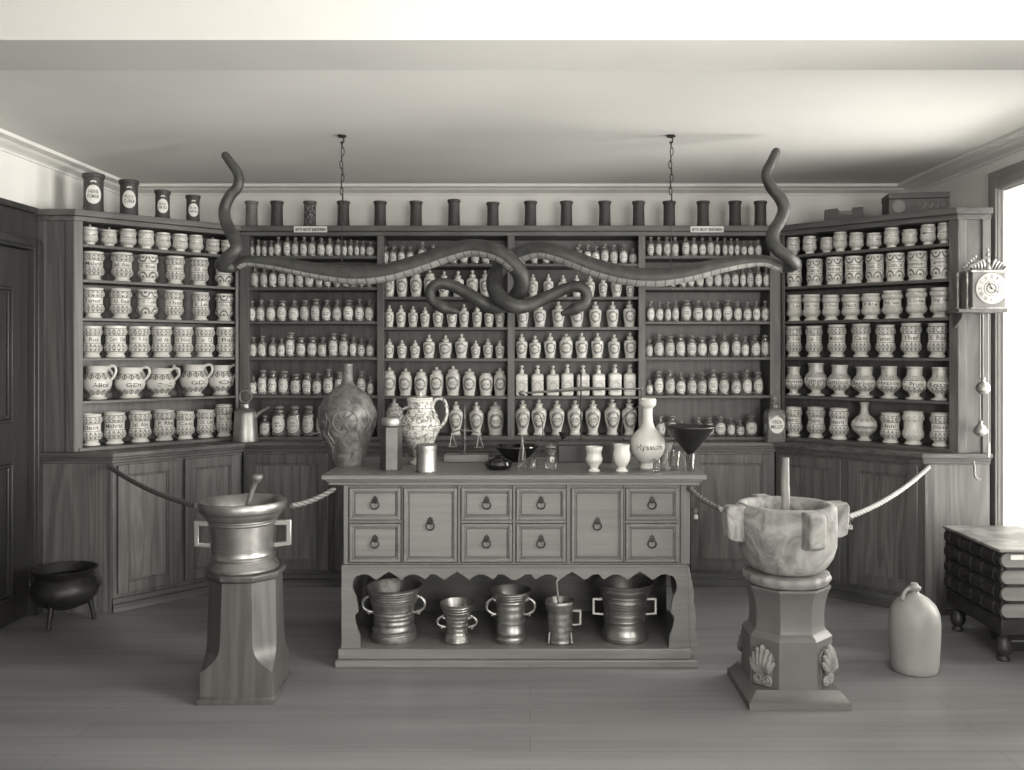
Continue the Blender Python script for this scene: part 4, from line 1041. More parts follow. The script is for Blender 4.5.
# ------------------------------------------------------------------ drawer table
DT = 4.13
tt = thing('drawer_table', 'carved wooden counter table with ten panelled drawers and scalloped open stand', 'table', (0, 0, 0))
X0, X1 = wx(344, DT + .03), wx(689.5, DT + .03)
TF, TBk = DT + .02, 4.74
ztop = .88
m = MB(); m.box(-.951, .803, 4.095, 4.79, ztop - .022, ztop); m.box(-.935, .787, 4.112, 4.775, ztop - .034, ztop - .022); m.box(-.925, .777, 4.122, 4.765, ztop - .050, ztop - .034)
m.build('table_top', 'table_h', tt, .004)
zb = .462
def dz(py): return wz(py, TF)
def dx(px): return wx(px, TF)
m = MB(); m.box(X0, X1, TF + .012, TBk, zb, ztop - .051); m.build('drawer_case', 'table_v', tt, .003)
m = MB()      # face frame rails and stiles
cols = [(349.3, 401), (403.6, 457.3), (461, 512.4), (516, 566), (571, 623.7), (625.4, 678.5)]
edges = [X0] + [0.5 * (dx(cols[i][1]) + dx(cols[i + 1][0])) for i in range(5)] + [X1]
m.box(X0, dx(348), TF - .002, TF + .012, zb, ztop - .051); m.box(dx(680.5), X1, TF - .002, TF + .012, zb, ztop - .051)
m.box(dx(348), dx(680.5), TF - .002, TF + .012, zb, dz(562.6)); 
for i in range(5): c = 0.5 * (dx(cols[i][1]) + dx(cols[i + 1][0])); hwid = max(.5 * (dx(cols[i + 1][0]) - dx(cols[i][1])) - .002, .0035); m.box(c - hwid, c + hwid, TF - .002, TF + .012, dz(562.6), ztop - .051)
m.build('face_frame', 'table_v', tt, .002)
def drawer(x0, x1, z0, z1):
    d = bpy.data.objects.new('drawer', None); C.objects.link(d); d.parent = tt
    m = MB(); y = TF
    def ringbox(e, t_, yy):
        m.box(x0 + e, x0 + e + t_, yy, y + .012, z0 + e, z1 - e); m.box(x1 - e - t_, x1 - e, yy, y + .012, z0 + e, z1 - e)
        m.box(x0 + e + t_, x1 - e - t_, yy, y + .012, z0 + e, z0 + e + t_); m.box(x0 + e + t_, x1 - e - t_, yy, y + .012, z1 - e - t_, z1 - e)
    ringbox(.002, .013, y - .009); ringbox(.015, .006, y - .004); ringbox(.021, .006, y + .004)
    m.build('drawer_moulding', 'table_h', d, .002)
    m = MB(); m.box(x0 + .027, x1 - .027, y + .000, y + .012, z0 + .027, z1 - .027); m.build('drawer_front', 'table_face', d, .0015)
    cx, cz = (x0 + x1) / 2, (z0 + z1) / 2 + .012
    m = MB(); P = [(0, .028), (.006, .018), (.012, .020), (.010, .010), (.017, .006), (.010, 0), (.011, -.010), (.004, -.008), (0, -.014)]
    P = [(cx + a, cz + b) for a, b in P] + [(cx - a, cz + b) for a, b in P[1:-1][::-1]]
    m.prism(P, y - .003, y + .0005); m.ball((cx, y - .006, cz - .002), .0055, 8, 6); m.build('pull_plate', 'pull', d)
    m = MB(); R_ = .0185; m.tube([(cx + R_ * math.cos(a), y - .010, cz - .016 + R_ * math.sin(a)) for a in [2 * PI * k / 22 for k in range(22)]], .0032, 7, closed=True); m.build('ring_pull', 'pull', d)
zU1, zU0, zL1, zL0 = dz(487.6), dz(520), dz(523.2), dz(562)
for i, (a, b) in enumerate(cols):
    xa, xb = dx(a), dx(b)
    if i in (1, 4): drawer(xa, xb, zL0, zU1)
    else: drawer(xa, xb, zU0, zU1); drawer(xa, xb, zL0, zL1)
for i in (0, 2, 3, 5):
    m = MB(); m.box(dx(cols[i][0]), dx(cols[i][1]), TF - .001, TF + .012, zL1 + .001, zU0 - .001)
    m.build('face_rail', 'table_v', tt, .001)
# stand: scalloped front board in one piece
FY = DT
def sx(px): return wx(px, FY)
def sz(py): return wz(py, FY)
pts = [(341.5, 567), (341.5, 648.6)]
leftin = [(360, 648.6), (359.5, 636), (357, 630), (355, 622), (354.5, 616), (358, 612), (357, 604), (355.5, 597), (353, 592), (352, 587), (353, 581), (356, 576.5)]
P = [(341.5, 567), (341.5, 648.6)] + leftin
lob = [(362, 574.2), (368, 574.6), (373, 578), (376.5, 580), (380, 577.5), (384, 574.5), (387, 573), (389, 571.5), (391, 573), (394, 574.5), (398, 577.5), (401.5, 580), (405, 577), (410, 574.5), (416, 574.5), (421, 577), (425, 579.5), (428, 577), (430, 574)]
k = (514.5 - 341.5)
half = []
period = (430 - 362.0)
for j in range(3):
    for (a, b) in lob:
        xx = a + j * period
        if xx < 514: half.append((xx, b))
P += half + [(1029 - a, b) for a, b in half[::-1]] + [(1029 - a, b) for a, b in leftin[::-1]] + [(690, 648.6), (687.5, 567)]
m = MB(); m.prism([(sx(a), sz(b)) for a, b in P], FY, FY + .022); m.build('scalloped_front', 'table_h', tt, .002)
zs = .083
m = MB()      # stand top, sides, back
m.box(sx(341.5), sx(687.5), FY + .0, TBk, zb - .012, zb); m.build('stand_top', 'table_h', tt, .002)
for sd, px in ((-1, 341.5), (1, 687.5)):
    e = sx(px); m = MB(); out = .06 if sd > 0 else .01
    poly = []
    # side board, flaring a little at its foot, with a wavy rear edge
    yv = lambda q: FY + .022 + q * (TBk - FY - .03)
    ring0 = [(FY + .022, zs), (TBk, zs), (TBk - .02, .16), (TBk - .05, .22), (TBk - .01, .30), (TBk - .02, zb - .012), (FY + .022, zb - .012)]
    a_ = [m.add((e - sd * .020 + sd * out * max(0, 1 - (z_ - zs) / .36) * (y_ - FY) / .6, y_, z_)) for y_, z_ in ring0]
    b_ = [m.add((e + sd * .000 + sd * out * max(0, 1 - (z_ - zs) / .36) * (y_ - FY) / .6, y_, z_)) for y_, z_ in ring0]
    m.face(a_); m.face(b_[::-1]); n_ = len(a_)
    for k in range(n_): m.face((a_[k], a_[(k + 1) % n_], b_[(k + 1) % n_], b_[k]))
    m.build('side_board', 'table_v', tt, .002)
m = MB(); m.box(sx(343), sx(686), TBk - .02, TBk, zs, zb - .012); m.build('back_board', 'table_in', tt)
m = MB(); m.prism([(sx(a), sz(b)) for a, b in ((687.6, 566.5), (689, 566.5), (691.5, 580), (694.5, 594), (693.2, 600), (695.5, 612), (696, 626), (694.8, 632), (698, 642), (699, 650), (697.5, 655), (690.2, 655))], FY + .002, FY + .030)
m.build('side_bracket', 'table_h', tt, .002)
m = MB(); m.box(sx(338.5), sx(690), FY - .018, TBk + .05, .035, zs); m.build('bottom_shelf', 'table_h', tt, .005)
m = MB(); m.box(sx(336), sx(697), FY - .030, TBk + .06, 0, .035); m.build('plinth', 'table_h', tt, .005)

# ------------------------------------------------------------------ mortars
def square_handle(x, z0, z1, out, r, y=0):
    return [(x, y, z1), (x + out, y, z1 + .004), (x + out * 1.02, y, z0 + .002), (x, y, z0)]
def sharp(path, n=1):
    return path
def mortar(name, label, px, yc, z, H_, prof, mat, handles=None, hstyle='square', seg=40, group=None, hz=None, rz=0, hmat='bright'):
    t = thing(name, label, 'mortar', (wx(px, yc), yc, z), rz, group)
    m = MB(); m.lathe(prof, seg); m.build('mortar_body', mat, t)
    if handles:
        for sd in handles:
            m = MB(); x0, out, z0, z1, r = hz
            if hstyle == 'square':
                r1 = r
                # flat rectangular bracket
                poly = [(x0, z1 + r), (x0 + out + r, z1 + r * 1.2), (x0 + out + r, z0 - r * .2), (x0, z0 - r), (x0, z0 + r), (x0 + out - r, z0 + r * 1.3), (x0 + out - r, z1 - r), (x0, z1 - r)]
                m.prism([(a * sd, b) for a, b in poly], -r, r); m.build('handle', hmat, t, r * .35)
            else:
                path = cat_rom([(x0, 0, z1 - .004), (x0 + out * .5, 0, z1 + .006), (x0 + out * .95, 0, z1 - (z1 - z0) * .2), (x0 + out * .95, 0, z0 + (z1 - z0) * .35), (x0 + out * .45, 0, z0 + .004), (x0, 0, z0)], 6)
                m.tube([(a * sd, b, c) for a, b, c in [tuple(p) for p in path]], [r * 1.2, r * .9, r * 1.3, r * .8, r * 1.3, r * .9], 8)
                m.ball((sd * (x0 + out * .35), 0, z1 + .010), r * 1.3, 8, 6); m.ball((sd * (x0 + out * .45), 0, z0 - .004), r * 1.2, 8, 6)
                m.build('handle', hmat, t)
    return t
def sc(P, w, h): return [(a * w, b * h) for a, b in P]
def ribbed(P, bands):
    """cast rings: add fine raised rings to the outer side of a profile, bands = (z0, z1, how many, height)"""
    out = []; top = max(range(len(P)), key=lambda i: P[i][1])
    for i in range(len(P) - 1):
        (r0, z0), (r1, z1) = P[i], P[i + 1]; out.append(P[i])
        if i >= top or z1 - z0 < 1e-6: continue
        extra = []
        for (a, b, n, hgt) in bands:
            for k in range(n):
                c = a + (b - a) * (k + .5) / n; w = (b - a) / n * .28
                for q, hh in ((-w, 0), (-w * .4, hgt), (w * .4, hgt), (w, 0)):
                    zz = c + q
                    if z0 < zz < z1: extra.append((r0 + (r1 - r0) * (zz - z0) / (z1 - z0) + hh, zz))
        out += sorted(extra, key=lambda e: e[1])
    out.append(P[-1]); return out
zsh = zs + .0008
# A : broad decorated mortar
yc = 4.268; s = yc / F
mortar('bronze_mortar', 'broad mortar with relief bands and scrolled handles, leftmost under the table', 393.8, yc, zsh, 0, sc(ribbed([(0, 0), (.78, 0), (.80, .03), (.80, .10), (.77, .13), (.77, .20), (.74, .23), (.70, .27), (.70, .31), (.72, .33), (.72, .36), (.70, .38), (.74, .58), (.77, .62), (.77, .65), (.80, .68), (.84, .78), (.86, .80), (.88, .86), (.93, .94), (1.0, 1.0), (.96, 1.0), (.86, .9), (.7, .6), (.6, .2), (0, .15)], [(.04, .22, 4, .018), (.39, .62, 3, .012), (.68, .96, 6, .016)]), 28 * s, 53 * s), 'bronze_dull', (-1, 1), 'scroll', hz=(20 * s, 11 * s, 26 * s, 40 * s, 1.5 * s))
yc = 4.225; s = yc / F
mortar('bronze_mortar', 'small footed mortar with flaring rim and looped handles, second under the table', 457, yc, zsh, 0, sc(ribbed([(0, 0), (.78, 0), (.80, .04), (.76, .12), (.74, .16), (.66, .20), (.62, .24), (.60, .32), (.64, .56), (.68, .62), (.72, .64), (.72, .68), (.74, .72), (.84, .78), (.88, .84), (.98, .96), (1.0, 1.0), (.95, 1.0), (.82, .85), (.6, .6), (.5, .2), (0, .15)], [(.03, .16, 3, .02), (.26, .62, 3, .015), (.74, .95, 3, .02)]), 17.5 * s, 39 * s), 'bronze', (-1, 1), 'scroll', hz=(11.5 * s, 8 * s, 14 * s, 23 * s, 1.2 * s))
yc = 4.235; s = yc / F
mortar('bronze_mortar', 'tall mortar with wide mouth and serpent handles in the middle under the table', 510.8, yc, zsh, 0, sc(ribbed([(0, 0), (.76, 0), (.78, .03), (.78, .08), (.74, .10), (.73, .14), (.76, .16), (.76, .20), (.72, .22), (.70, .36), (.74, .38), (.74, .41), (.70, .43), (.70, .74), (.74, .78), (.72, .80), (.78, .84), (.92, .93), (1.0, 1.0), (.96, 1.0), (.75, .85), (.62, .7), (.5, .2), (0, .15)], [(.45, .73, 2, .012), (.82, .98, 3, .018)]), 20.5 * s, 51 * s), 'bronze', (-1, 1), 'scroll', hz=(14 * s, 10 * s, 26 * s, 40 * s, 1.3 * s))
yc = 4.215; s = yc / F
td = mortar('bronze_mortar', 'narrow straight mortar with one square handle, fourth under the table', 560, yc, zsh, 0, sc(ribbed([(0, 0), (.82, 0), (.84, .04), (.80, .06), (.80, .10), (.84, .70), (.84, .76), (.92, .80), (.92, .86), (1.0, .92), (1.0, .97), (.96, 1.0), (.92, 1.0), (.8, .9), (.6, .2), (0, .15)], [(.10, .70, 4, .012)]), 15 * s, 42 * s), 'bronze_dull', (1,), 'square', hz=(12.3 * s, 8 * s, 17 * s, 31 * s, 1.1 * s))
for a in (-.9, .9, PI):
    m = MB(); m.tube([(math.sin(a) * 13.4 * s, -math.cos(a) * 13.4 * s, 12 * s), (math.sin(a) * 15 * s, -math.cos(a) * 15 * s, 0.002)], 1.0 * s, 6); m.ball((math.sin(a) * 15 * s, -math.cos(a) * 15 * s, 1.6 * s), 1.5 * s, 8, 6); m.build('foot', 'bronze_dull', td)
m = MB(); m.tube([(1 * s, 2 * s, 14 * s), (-1.5 * s, 2 * s, 40 * s), (-3.5 * s, 2 * s, 58 * s), (-3.8 * s, 2 * s, 60 * s)], [1.2 * s, 1.2 * s, 1.3 * s, 1.6 * s], 8); m.tube([(-4.2 * s, 2 * s, 58.5 * s), (-.5 * s, 2 * s, 63.5 * s)], 1.1 * s, 6)
tag(m.build('pestle', 'bright', None), 'thin bent metal pestle standing in the narrow mortar', 'pestle').location = td.location
yc = 4.27; s = yc / F
mortar('bronze_mortar', 'large ribbed mortar with flaring rim and square handles, rightmost under the table', 624.5, yc, zsh, 0, sc(ribbed([(0, 0), (.76, 0), (.78, .02), (.78, .08), (.74, .12), (.70, .20), (.68, .30), (.70, .34), (.68, .36), (.69, .44), (.71, .46), (.69, .48), (.70, .56), (.73, .58), (.71, .60), (.74, .68), (.77, .70), (.75, .72), (.80, .78), (.82, .80), (.92, .93), (1.0, 1.0), (.96, 1.0), (.8, .85), (.62, .6), (.55, .2), (0, .15)], [(.03, .12, 3, .015), (.22, .80, 12, .018), (.84, .98, 2, .012)]), 29.5 * s, 57 * s), 'bronze', (-1, 1), 'square', hz=(21 * s, 10 * s, 24 * s, 39 * s, 1.2 * s))

# big bronze mortar on the oak pedestal
pc = Vector((-1.207, 3.83))
tp = thing('oak_pedestal', 'chamfered dark oak pedestal carrying the big bronze mortar', 'pedestal', (pc.x, pc.y, 0), math.radians(1.5))
def octo(a, c, z):
    c = max(c, .0006)
    return [(a - c, -a, z), (a, -a + c, z), (a, a - c, z), (a - c, a, z), (-a + c, a, z), (-a, a - c, z), (-a, -a + c, z), (-a + c, -a, z)]
m = MB(); m.loft([octo(.158, 0, 0), octo(.158, 0, .022), octo(.150, 0, .030)]); m.build('plinth', 'ped_wood', tp, .002)
lv = [octo(.148, 0, .0305), octo(.146, 0, .13)]
for k in range(1, 9): q = k / 8; lv.append(octo(.146 - .002 * q, .078 * math.sin(q * PI / 2) ** 1.5, .13 + .11 * (q ** 1.6)))
lv += [octo(.138, .078, .49)]
m = MB(); m.loft(lv); m.build('shaft', 'ped_wood', tp, angle=22)
m = MB(); m.loft([octo(.138, .078, .4905), octo(.150, .085, .502), octo(.152, .085, .518), octo(.146, .08, .5235)]); m.build('cap_moulding', 'ped_wood', tp, .002)
yc = pc.y; s = yc / F
tm = mortar('bronze_mortar', 'big bronze mortar with square handles standing on the oak pedestal', 243.2, yc, .5245, 0, sc([(0, 0), (.80, 0), (.82, .015), (.82, .05), (.79, .07), (.77, .10), (.72, .13), (.70, .155), (.72, .165), (.745, .18), (.745, .20), (.72, .215), (.71, .225), (.715, .30), (.73, .305), (.73, .32), (.72, .325), (.755, .66), (.775, .67), (.785, .685), (.775, .70), (.78, .71), (.80, .72), (.80, .735), (.83, .75), (.90, .80), (.92, .84), (.98, .86), (1.0, .88), (1.0, .965), (.97, 1.0), (.88, 1.0), (.80, .95), (.70, .8), (.62, .2), (0, .15)], .181, .288), 'bronze', (-1, 1), 'square', 56, hz=(.130, .062, .096, .190, .011), rz=math.radians(4))
m = MB(); m.tube(cat_rom([(-.02, .03, .12), (.012, .02, .25), (.040, .015, .340), (.052, .01, .365)], 5), [.016, .013, .011, .012, .012], 12)
m.lathe([(0, 0), (.014, .002), (.019, .012), (.024, .020), (.024, .030), (.018, .036), (0, .038)], 16)
for v in range(len(m.v) - 7 * 16, len(m.v)): x_, y_, z_ = m.v[v]; m.v[v] = (x_ + .054 + (z_) * .15, y_ + .01, z_ + .358)
tag(m.build('pestle', 'bright', None), 'round-headed metal pestle standing in the big bronze mortar', 'pestle').location = tm.location

# stone mortar on painted octagonal pedestal
qc = Vector((1.087, 3.82))
tq = thing('octagonal_pedestal', 'grey painted octagonal pedestal with carved scroll corners under the stone mortar', 'pedestal', (qc.x, qc.y, 0))
m = MB(); m.loft([octo(.205, 0, 0), octo(.205, 0, .030), octo(.196, 0, .034), octo(.172, 0, .066), octo(.170, 0, .070)]); m.build('plinth', 'ped_paint', tq, .002)
m = MB(); m.loft([octo(.172, .095, .0705), octo(.170, .094, .262), octo(.160, .088, .275), octo(.147, .082, .285), octo(.143, .080, .300), octo(.141, .078, .33), octo(.142, .078, .37), octo(.148, .082, .41), octo(.158, .088, .445), octo(.166, .092, .460), octo(.166, .092, .470)]); m.build('shaft', 'ped_paint', tq, angle=25)
def bumps(r, z, th): return r * (1 + (.035 * (0.5 + 0.5 * math.cos(16 * th)) if .486 < z < .514 and r > .1 else 0))
m = MB(); m.lathe([(0, .4705), (.160, .4705), (.172, .476), (.176, .484), (.178, .494), (.178, .504), (.172, .513), (.160, .518), (0, .518)], 128, bumps); m.build('carved_ring', 'ped_carve', tq)
for q in range(4):
    ang = PI / 4 + q * PI / 2; d = .172 * math.sqrt(2) - .095 / math.sqrt(2)
    m = MB(); m.X = Matrix.Rotation(ang + PI / 2, 4, 'Z') @ Matrix.Translation((0, -d, 0))
    # fan of fronds above a rolled volute
    for k in range(7):
        a = (k - 3) * .30; L = .125 - .008 * abs(k - 3)
        base = Vector((.010 * (k - 3) * .5, -.006, .118)); tip = Vector((math.sin(a) * L * .60, -.016, .118 + math.cos(a) * L * .92)); mid = (base + tip) / 2 + Vector((math.sin(a) * .006, -.016, 0))
        m.tube(cat_rom([base, mid, tip, tip + Vector((math.sin(a) * .004, -.010, -.008))], 4), [.006, .011, .012, .005], 7)
    sp = [(.026 * (1 - k / 26 * .85) * math.cos(k * .5 + PI / 2) + .020, -.012 - .006 * k / 26, .103 + .026 * (1 - k / 26 * .85) * math.sin(k * .5 + PI / 2)) for k in range(26)]
    m.tube(sp, .0055, 7); sp = [(-x_ , y_, z_) for x_, y_, z_ in sp]; m.tube(sp, .0055, 7)
    m.prism([(-.03, .074), (.03, .074), (.035, .12), (.045, .19), (.030, .215), (0, .225), (-.030, .215), (-.045, .19), (-.035, .12)], -.004, .006)
    m.build('carved_scroll', 'ped_carve', tq)
ts = thing('stone_mortar', 'big weathered stone mortar with four lugs on the octagonal pedestal', 'mortar', (qc.x, qc.y, .5188))
def rough(r, z, th): return r * (1 + .012 * math.sin(3 * th + z * 20) + .008 * math.sin(7 * th + 1 + z * 31)) if r > .02 else r
m = MB(); m.lathe([(0, 0), (.120, 0), (.145, .006), (.172, .028), (.190, .060), (.202, .110), (.208, .17), (.209, .23), (.207, .268), (.198, .280), (.178, .282), (.166, .275), (.158, .24), (.14, .16), (.09, .09), (0, .07)], 64, rough); m.build('mortar_body', 'stone', ts, angle=60)
for q in range(4):
    ang = math.radians(-79 + 90 * q); m = MB(); m.X = Matrix.Rotation(ang, 4, 'Z')
    m.loft([[(x_, y_, z_) for x_, y_ in ((.175, -.036), (.215 + o_, -.034), (.215 + o_, .034), (.175, .036))] for z_, o_ in ((.13, .02), (.145, .055), (.20, .062), (.262, .064), (.280, .054))])
    m.build('lug', 'stone', ts, .008, smooth=True)
m = MB(); m.tube(cat_rom([(-.01, 0, .09), (-.006, 0, .2), (-.002, .0, .30), (-.004, 0, .36), (-.002, 0, .475)], 6), [.020, .019, .0195, .018, .019, .017, .014], 12)
tag(m.build('wooden_pestle', 'ped_wood', None), 'long round wooden pestle standing upright in the stone mortar', 'pestle').location = (qc.x, qc.y, .5188)
bpy.data.objects['wooden_pestle'].data.materials[0] = wood('pestle_wood', .22, 'z', .4)

# ------------------------------------------------------------------ ropes
def sag(a, b, s, n=40):
    a, b = Vector(a), Vector(b); return [a.lerp(b, k / n) + Vector((0, 0, -s * 4 * (k / n) * (1 - k / n))) for k in range(n + 1)]
def rope(a, b, s, mat, label, r=.011):
    m = MB(); m.tube(sag(a, b, s, 60), r, 12, twist=52, lobes=3); return tag(m.build('barrier_rope', mat, None, angle=80), label, 'rope')
rope((LL0.x + .012, LL0.y - .047, wz(466, 4.96)), (-1.207 - .205, 3.81, wz(506, 3.80)), .025, 'rope_dark', 'dark twisted rope from left base cabinet to the big bronze mortar')
rope((-1.207 + .1845, 3.86, wz(506, 3.86)), (wx(334, 4.14), 4.14, wz(489, 4.14)), .012, 'rope_dark', 'dark twisted rope from big bronze mortar to the drawer table')
rope((wx(686.5, 4.15) + .01, 4.14, wz(488, 4.14)), (.800, 3.765, wz(509, 3.765)), .012, 'rope_light', 'short twisted rope from the drawer table to the stone mortar')
rope((1.372, 3.875, wz(517, 3.875)), (RL1.x + .004, RL1.y - .05, wz(467, 4.89)), .03, 'rope_light', 'pale twisted rope from stone mortar to the right base cabinet')
for c, z, nm, side in ((LL0, wz(466, 4.96), bl, 'left'), (RL1, wz(467, 4.89), br, 'right')):
    m = MB(); x_ = c.x + (.008 if side == 'left' else .004); ii = inv(nm, x_, c.y - .036); jj = inv(nm, x_, c.y + .0)
    m.tube([(jj[0], jj[1], z), (ii[0], ii[1], z)], .004, 6)
    m.tube([(ii[0] + .013 * math.cos(a), ii[1], z + .013 * math.sin(a)) for a in [2 * PI * k / 14 for k in range(14)]], .003, 6, closed=True); m.build('rope_hook', 'iron', nm)

# ------------------------------------------------------------------ snakes
def snake_path(P, scale=4.65):
    return [Vector((wx(a, scale) , scale + d, wz(b, scale))) for a, b, d in P]
SL = [(225.6, 155.6, 0), (231, 163, 0), (238, 174, 0), (238, 186, 0), (230, 196, 0), (225, 207, 0), (225.5, 218, -.01), (231, 230, -.03), (239, 242, -.06), (241, 251, -.08), (233, 259, -.08), (224.5, 266, -.04), (232, 266.5, .01), (246, 261, .0), (270, 263, 0), (294, 267, 0), (325, 272.5, 0), (356, 275.5, 0), (387, 272.5, 0), (419, 263.5, 0), (450, 253, -.01), (474, 248.5, -.03), (497, 254, -.06), (512, 264, -.06), (521, 277, -.04), (520, 290, 0), (510, 301, .05), (494, 306.5, .03), (480, 301, .0), (465, 292, 0), (450, 285, 0), (438, 284, -.01), (430.5, 291, -.01), (433, 301, -.01), (444, 307.5, -.01), (457, 311.5, -.01)]
SR = [(776, 152, 0), (772, 161, 0), (766.5, 174, 0), (771, 187, 0), (780, 198, 0), (784, 209, 0), (780, 221, 0), (772, 232, -.03), (769, 242, -.06), (774, 252, -.08), (784, 259, -.08), (792, 265, -.04), (783, 266.5, .01), (765, 261, 0), (745, 261.5, 0), (719, 266, 0), (687.5, 273.5, 0), (656, 277.5, 0), (625, 275.5, 0), (594, 267.5, 0), (563, 255.5, .0), (540, 249.5, .02), (520, 253, .05), (505, 262, .06), (496, 273, .04), (494, 286, .0), (500, 298, -.05), (512, 306, -.07), (526, 306, -.03), (547, 297, 0), (565, 289, 0), (577, 286.5, -.01), (586, 292, -.01), (585, 302, -.01), (575, 309, -.01), (563, 313.5, -.01)]
RL_ = [4.2, 4.5, 4.8, 5.2, 5.4, 5.6, 5.8, 6, 6.2, 6.3, 6.4, 6.4, 5.8, 5.2, 6.0, 7.2, 8.2, 8.9, 9.0, 8.9, 8.6, 8.4, 8.2, 7.9, 7.7, 7.5, 7.4, 7.2, 6.6, 5.9, 5.5, 5.2, 5.0, 4.9, 6.0, 2.6]
RR_ = [4.4, 4.8, 5.2, 5.6, 6.2, 6.3, 6.3, 6.3, 6.3, 6.3, 6.4, 6.4, 5.8, 5.4, 6.2, 7.3, 8.4, 9.0, 9.0, 8.9, 8.7, 8.4, 8.2, 7.9, 7.7, 7.5, 7.4, 7.2, 6.6, 5.9, 5.5, 5.2, 5.0, 5.0, 6.0, 2.6]
for P, R_, lab, sd in ((SL, RL_, 'carved dark snake with upright tail at the left, hanging on chains', 1), (SR, RR_, 'carved dark snake with upright tail at the right, hanging on chains', -1)):
    t = thing('carved_snake', lab, 'snake', (wx(380 if sd > 0 else 650, 4.65), 4.65, wz(260, 4.65)))
    o3 = t.location
    pts = [p - o3 for p in cat_rom(snake_path(P), 8)]
    rr = [q * (1.06 if i_ > 12 else 1) * 4.65 / F for i_, q in enumerate(R_)]
    m = MB()
    def rad(tt_, rr=rr):
        f = tt_ * (len(rr) - 1); i = min(int(f), len(rr) - 2); q = f - i; return rr[i] * (1 - q) + rr[i + 1] * q
    # v=.5 (belly) : th = pi + v_off ; nn towards the camera, bb = T x nn
    vo = (-PI / 2 + PI) if sd > 0 else (PI / 2 + PI)
    # belly direction = cos(th)*nn + sin(th)*bb at v=.5 -> th=pi+v_off
    vo = math.radians(-180 + (-70 if sd < 0 else 70))
    m.tube(pts, rad, 20, normal=(0, -1, 0), v_off=vo)
    tip = pts[-1]; m.ball(tuple(tip), rr[-1] * 1.0, 10, 6); m.ball(tuple(pts[0]), rr[0] * .98, 14, 8)
    m.build('snake_body', 'snake', t, angle=60)
    hd = pts[-9]; dr = (pts[-1] - pts[-9]).normalized(); up = Vector((dr.z, 0, -dr.x)) * (-sd if sd > 0 else 1)
    m = MB(); m.ball(tuple(hd + Vector((0, -.026, .008))), .0055, 8, 6); m.ball(tuple(hd + Vector((0, .026, .008))), .0055, 8, 6); m.build('eye', 'jar_grey', t)
    m = MB(); e = pts[-1]; m.tube([tuple(e - dr * .05 + Vector((0, -.024, -.002))), tuple(e - dr * .02 + Vector((0, -.0175, 0))), tuple(e + dr * .006 + Vector((0, -.006, 0)))], .0022, 5); m.build('mouth_line', 'iron', t)
# chains
for px, side in ((342, 'left'), (671, 'right')):
    yy = 4.65; x = wx(px, yy); ztop_ = CZ; zbot = wz(265.2 if side == 'left' else 266.2, yy)
    t = thing('hanging_chain', 'thin iron chain from ceiling hook holding up the %s snake' % side, 'chain', (x, yy, zbot))
    m = MB(); hh = ztop_ - zbot; n_ = int(hh * .62 / .034); z_ = hh - .05
    for k in range(n_):
        pts = []
        for j in range(12):
            a = 2 * PI * j / 12; u_, w_ = .0075 * math.cos(a), .021 * math.sin(a)
            sway = .004 * math.sin(k * 1.7)
            pts.append((u_ + sway, 0, z_ + w_) if k % 2 else (sway, u_, z_ + w_))
        m.tube(pts, .0026, 5, closed=True); z_ -= .034
    m.build('chain_links', 'iron', t)
    m = MB(); m.tube([(0, 0, z_ + .02), (0, 0, 0)], .0022, 6); m.build('chain_rod', 'iron', t)
    m = MB(); m.lathe([(0, hh - .012), (.022, hh - .010), (.022, hh - .001), (0, hh - .001)], 14); m.tube([(0, 0, hh - .01), (.009, 0, hh - .02), (.009, 0, hh - .036), (0, 0, hh - .044), (-.008, 0, hh - .036)], .0035, 6); m.build('ceiling_hook', 'iron', t)

# ------------------------------------------------------------------ things on the table
ZTB = ztop + .0008
def at(px, yy): return wx(px, yy)
yc = 4.42; s = yc / F
k = 1.0
t = thing('relief_jug', 'big dark mottled stoneware jug with narrow neck at left end of table', 'jug', (at(347.3, yc), yc, ZTB))
P = [(0, 0), (13.5, 0), (14, 2), (15, 6), (19, 16), (24, 30), (27.5, 42), (28.3, 50), (27.5, 57), (24, 66), (18.5, 73), (13, 77.5), (9, 80), (6.6, 82), (6.3, 84), (5.8, 85), (5.4, 90), (5.2, 99), (5.6, 101), (5.4, 102), (4, 102), (3.5, 100), (0, 95)]
m = MB(); m.lathe([(a * s, b * s) for a, b in P], 48, lambda r, z, th: r * (1 + (.012 * math.sin(9 * th) * math.sin(z * 40) if r > .05 else 0))); m.build('jug_body', 'majjug', t, angle=60)
m = MB()
PJ = [(u * s, v * s) for u, v in P]; RJ = rf(PJ)
def onjug(th, z, e=.0): r_ = RJ(z) + e; return (r_ * math.cos(th), r_ * math.sin(th), z)
for q in range(4):
    ca = -PI / 2 + .12 + q * PI / 2; cz = 46 * s; m = MB(); RR = 12 * s
    def med(a, k): return onjug(ca + RR * k * math.cos(a) / (27.5 * s), cz + RR * k * math.sin(a), .001)
    m.tube([med(2 * PI * j / 30, 1) for j in range(30)], .0032, 6, closed=True)
    for j in range(9):
        a = 2 * PI * j / 9; m.tube([med(a, .15), med(a + .25, .5), med(a + .1, .85)], [.003, .0052, .002], 6)
    m.build('medallion_relief', 'majjug', t)
    m = MB(); ca2 = ca + PI / 4
    for z0_, z1_, w_ in ((14, 60, .0), (20, 52, .16), (20, 52, -.16)):
        m.tube([onjug(ca2 + w_ + .10 * math.sin(k_ * 1.3), (z0_ + (z1_ - z0_) * k_ / 8) * s, .001) for k_ in range(9)], [.002, .0055, .0055, .002], 6)
    m.build('leaf_relief', 'majjug', t)
yc = 4.30; s = yc / F
t = thing('faceted_canister', 'tall dark six-sided metal canister with domed lid beside the big jug', 'canister', (at(391, yc), yc, ZTB), math.radians(12))
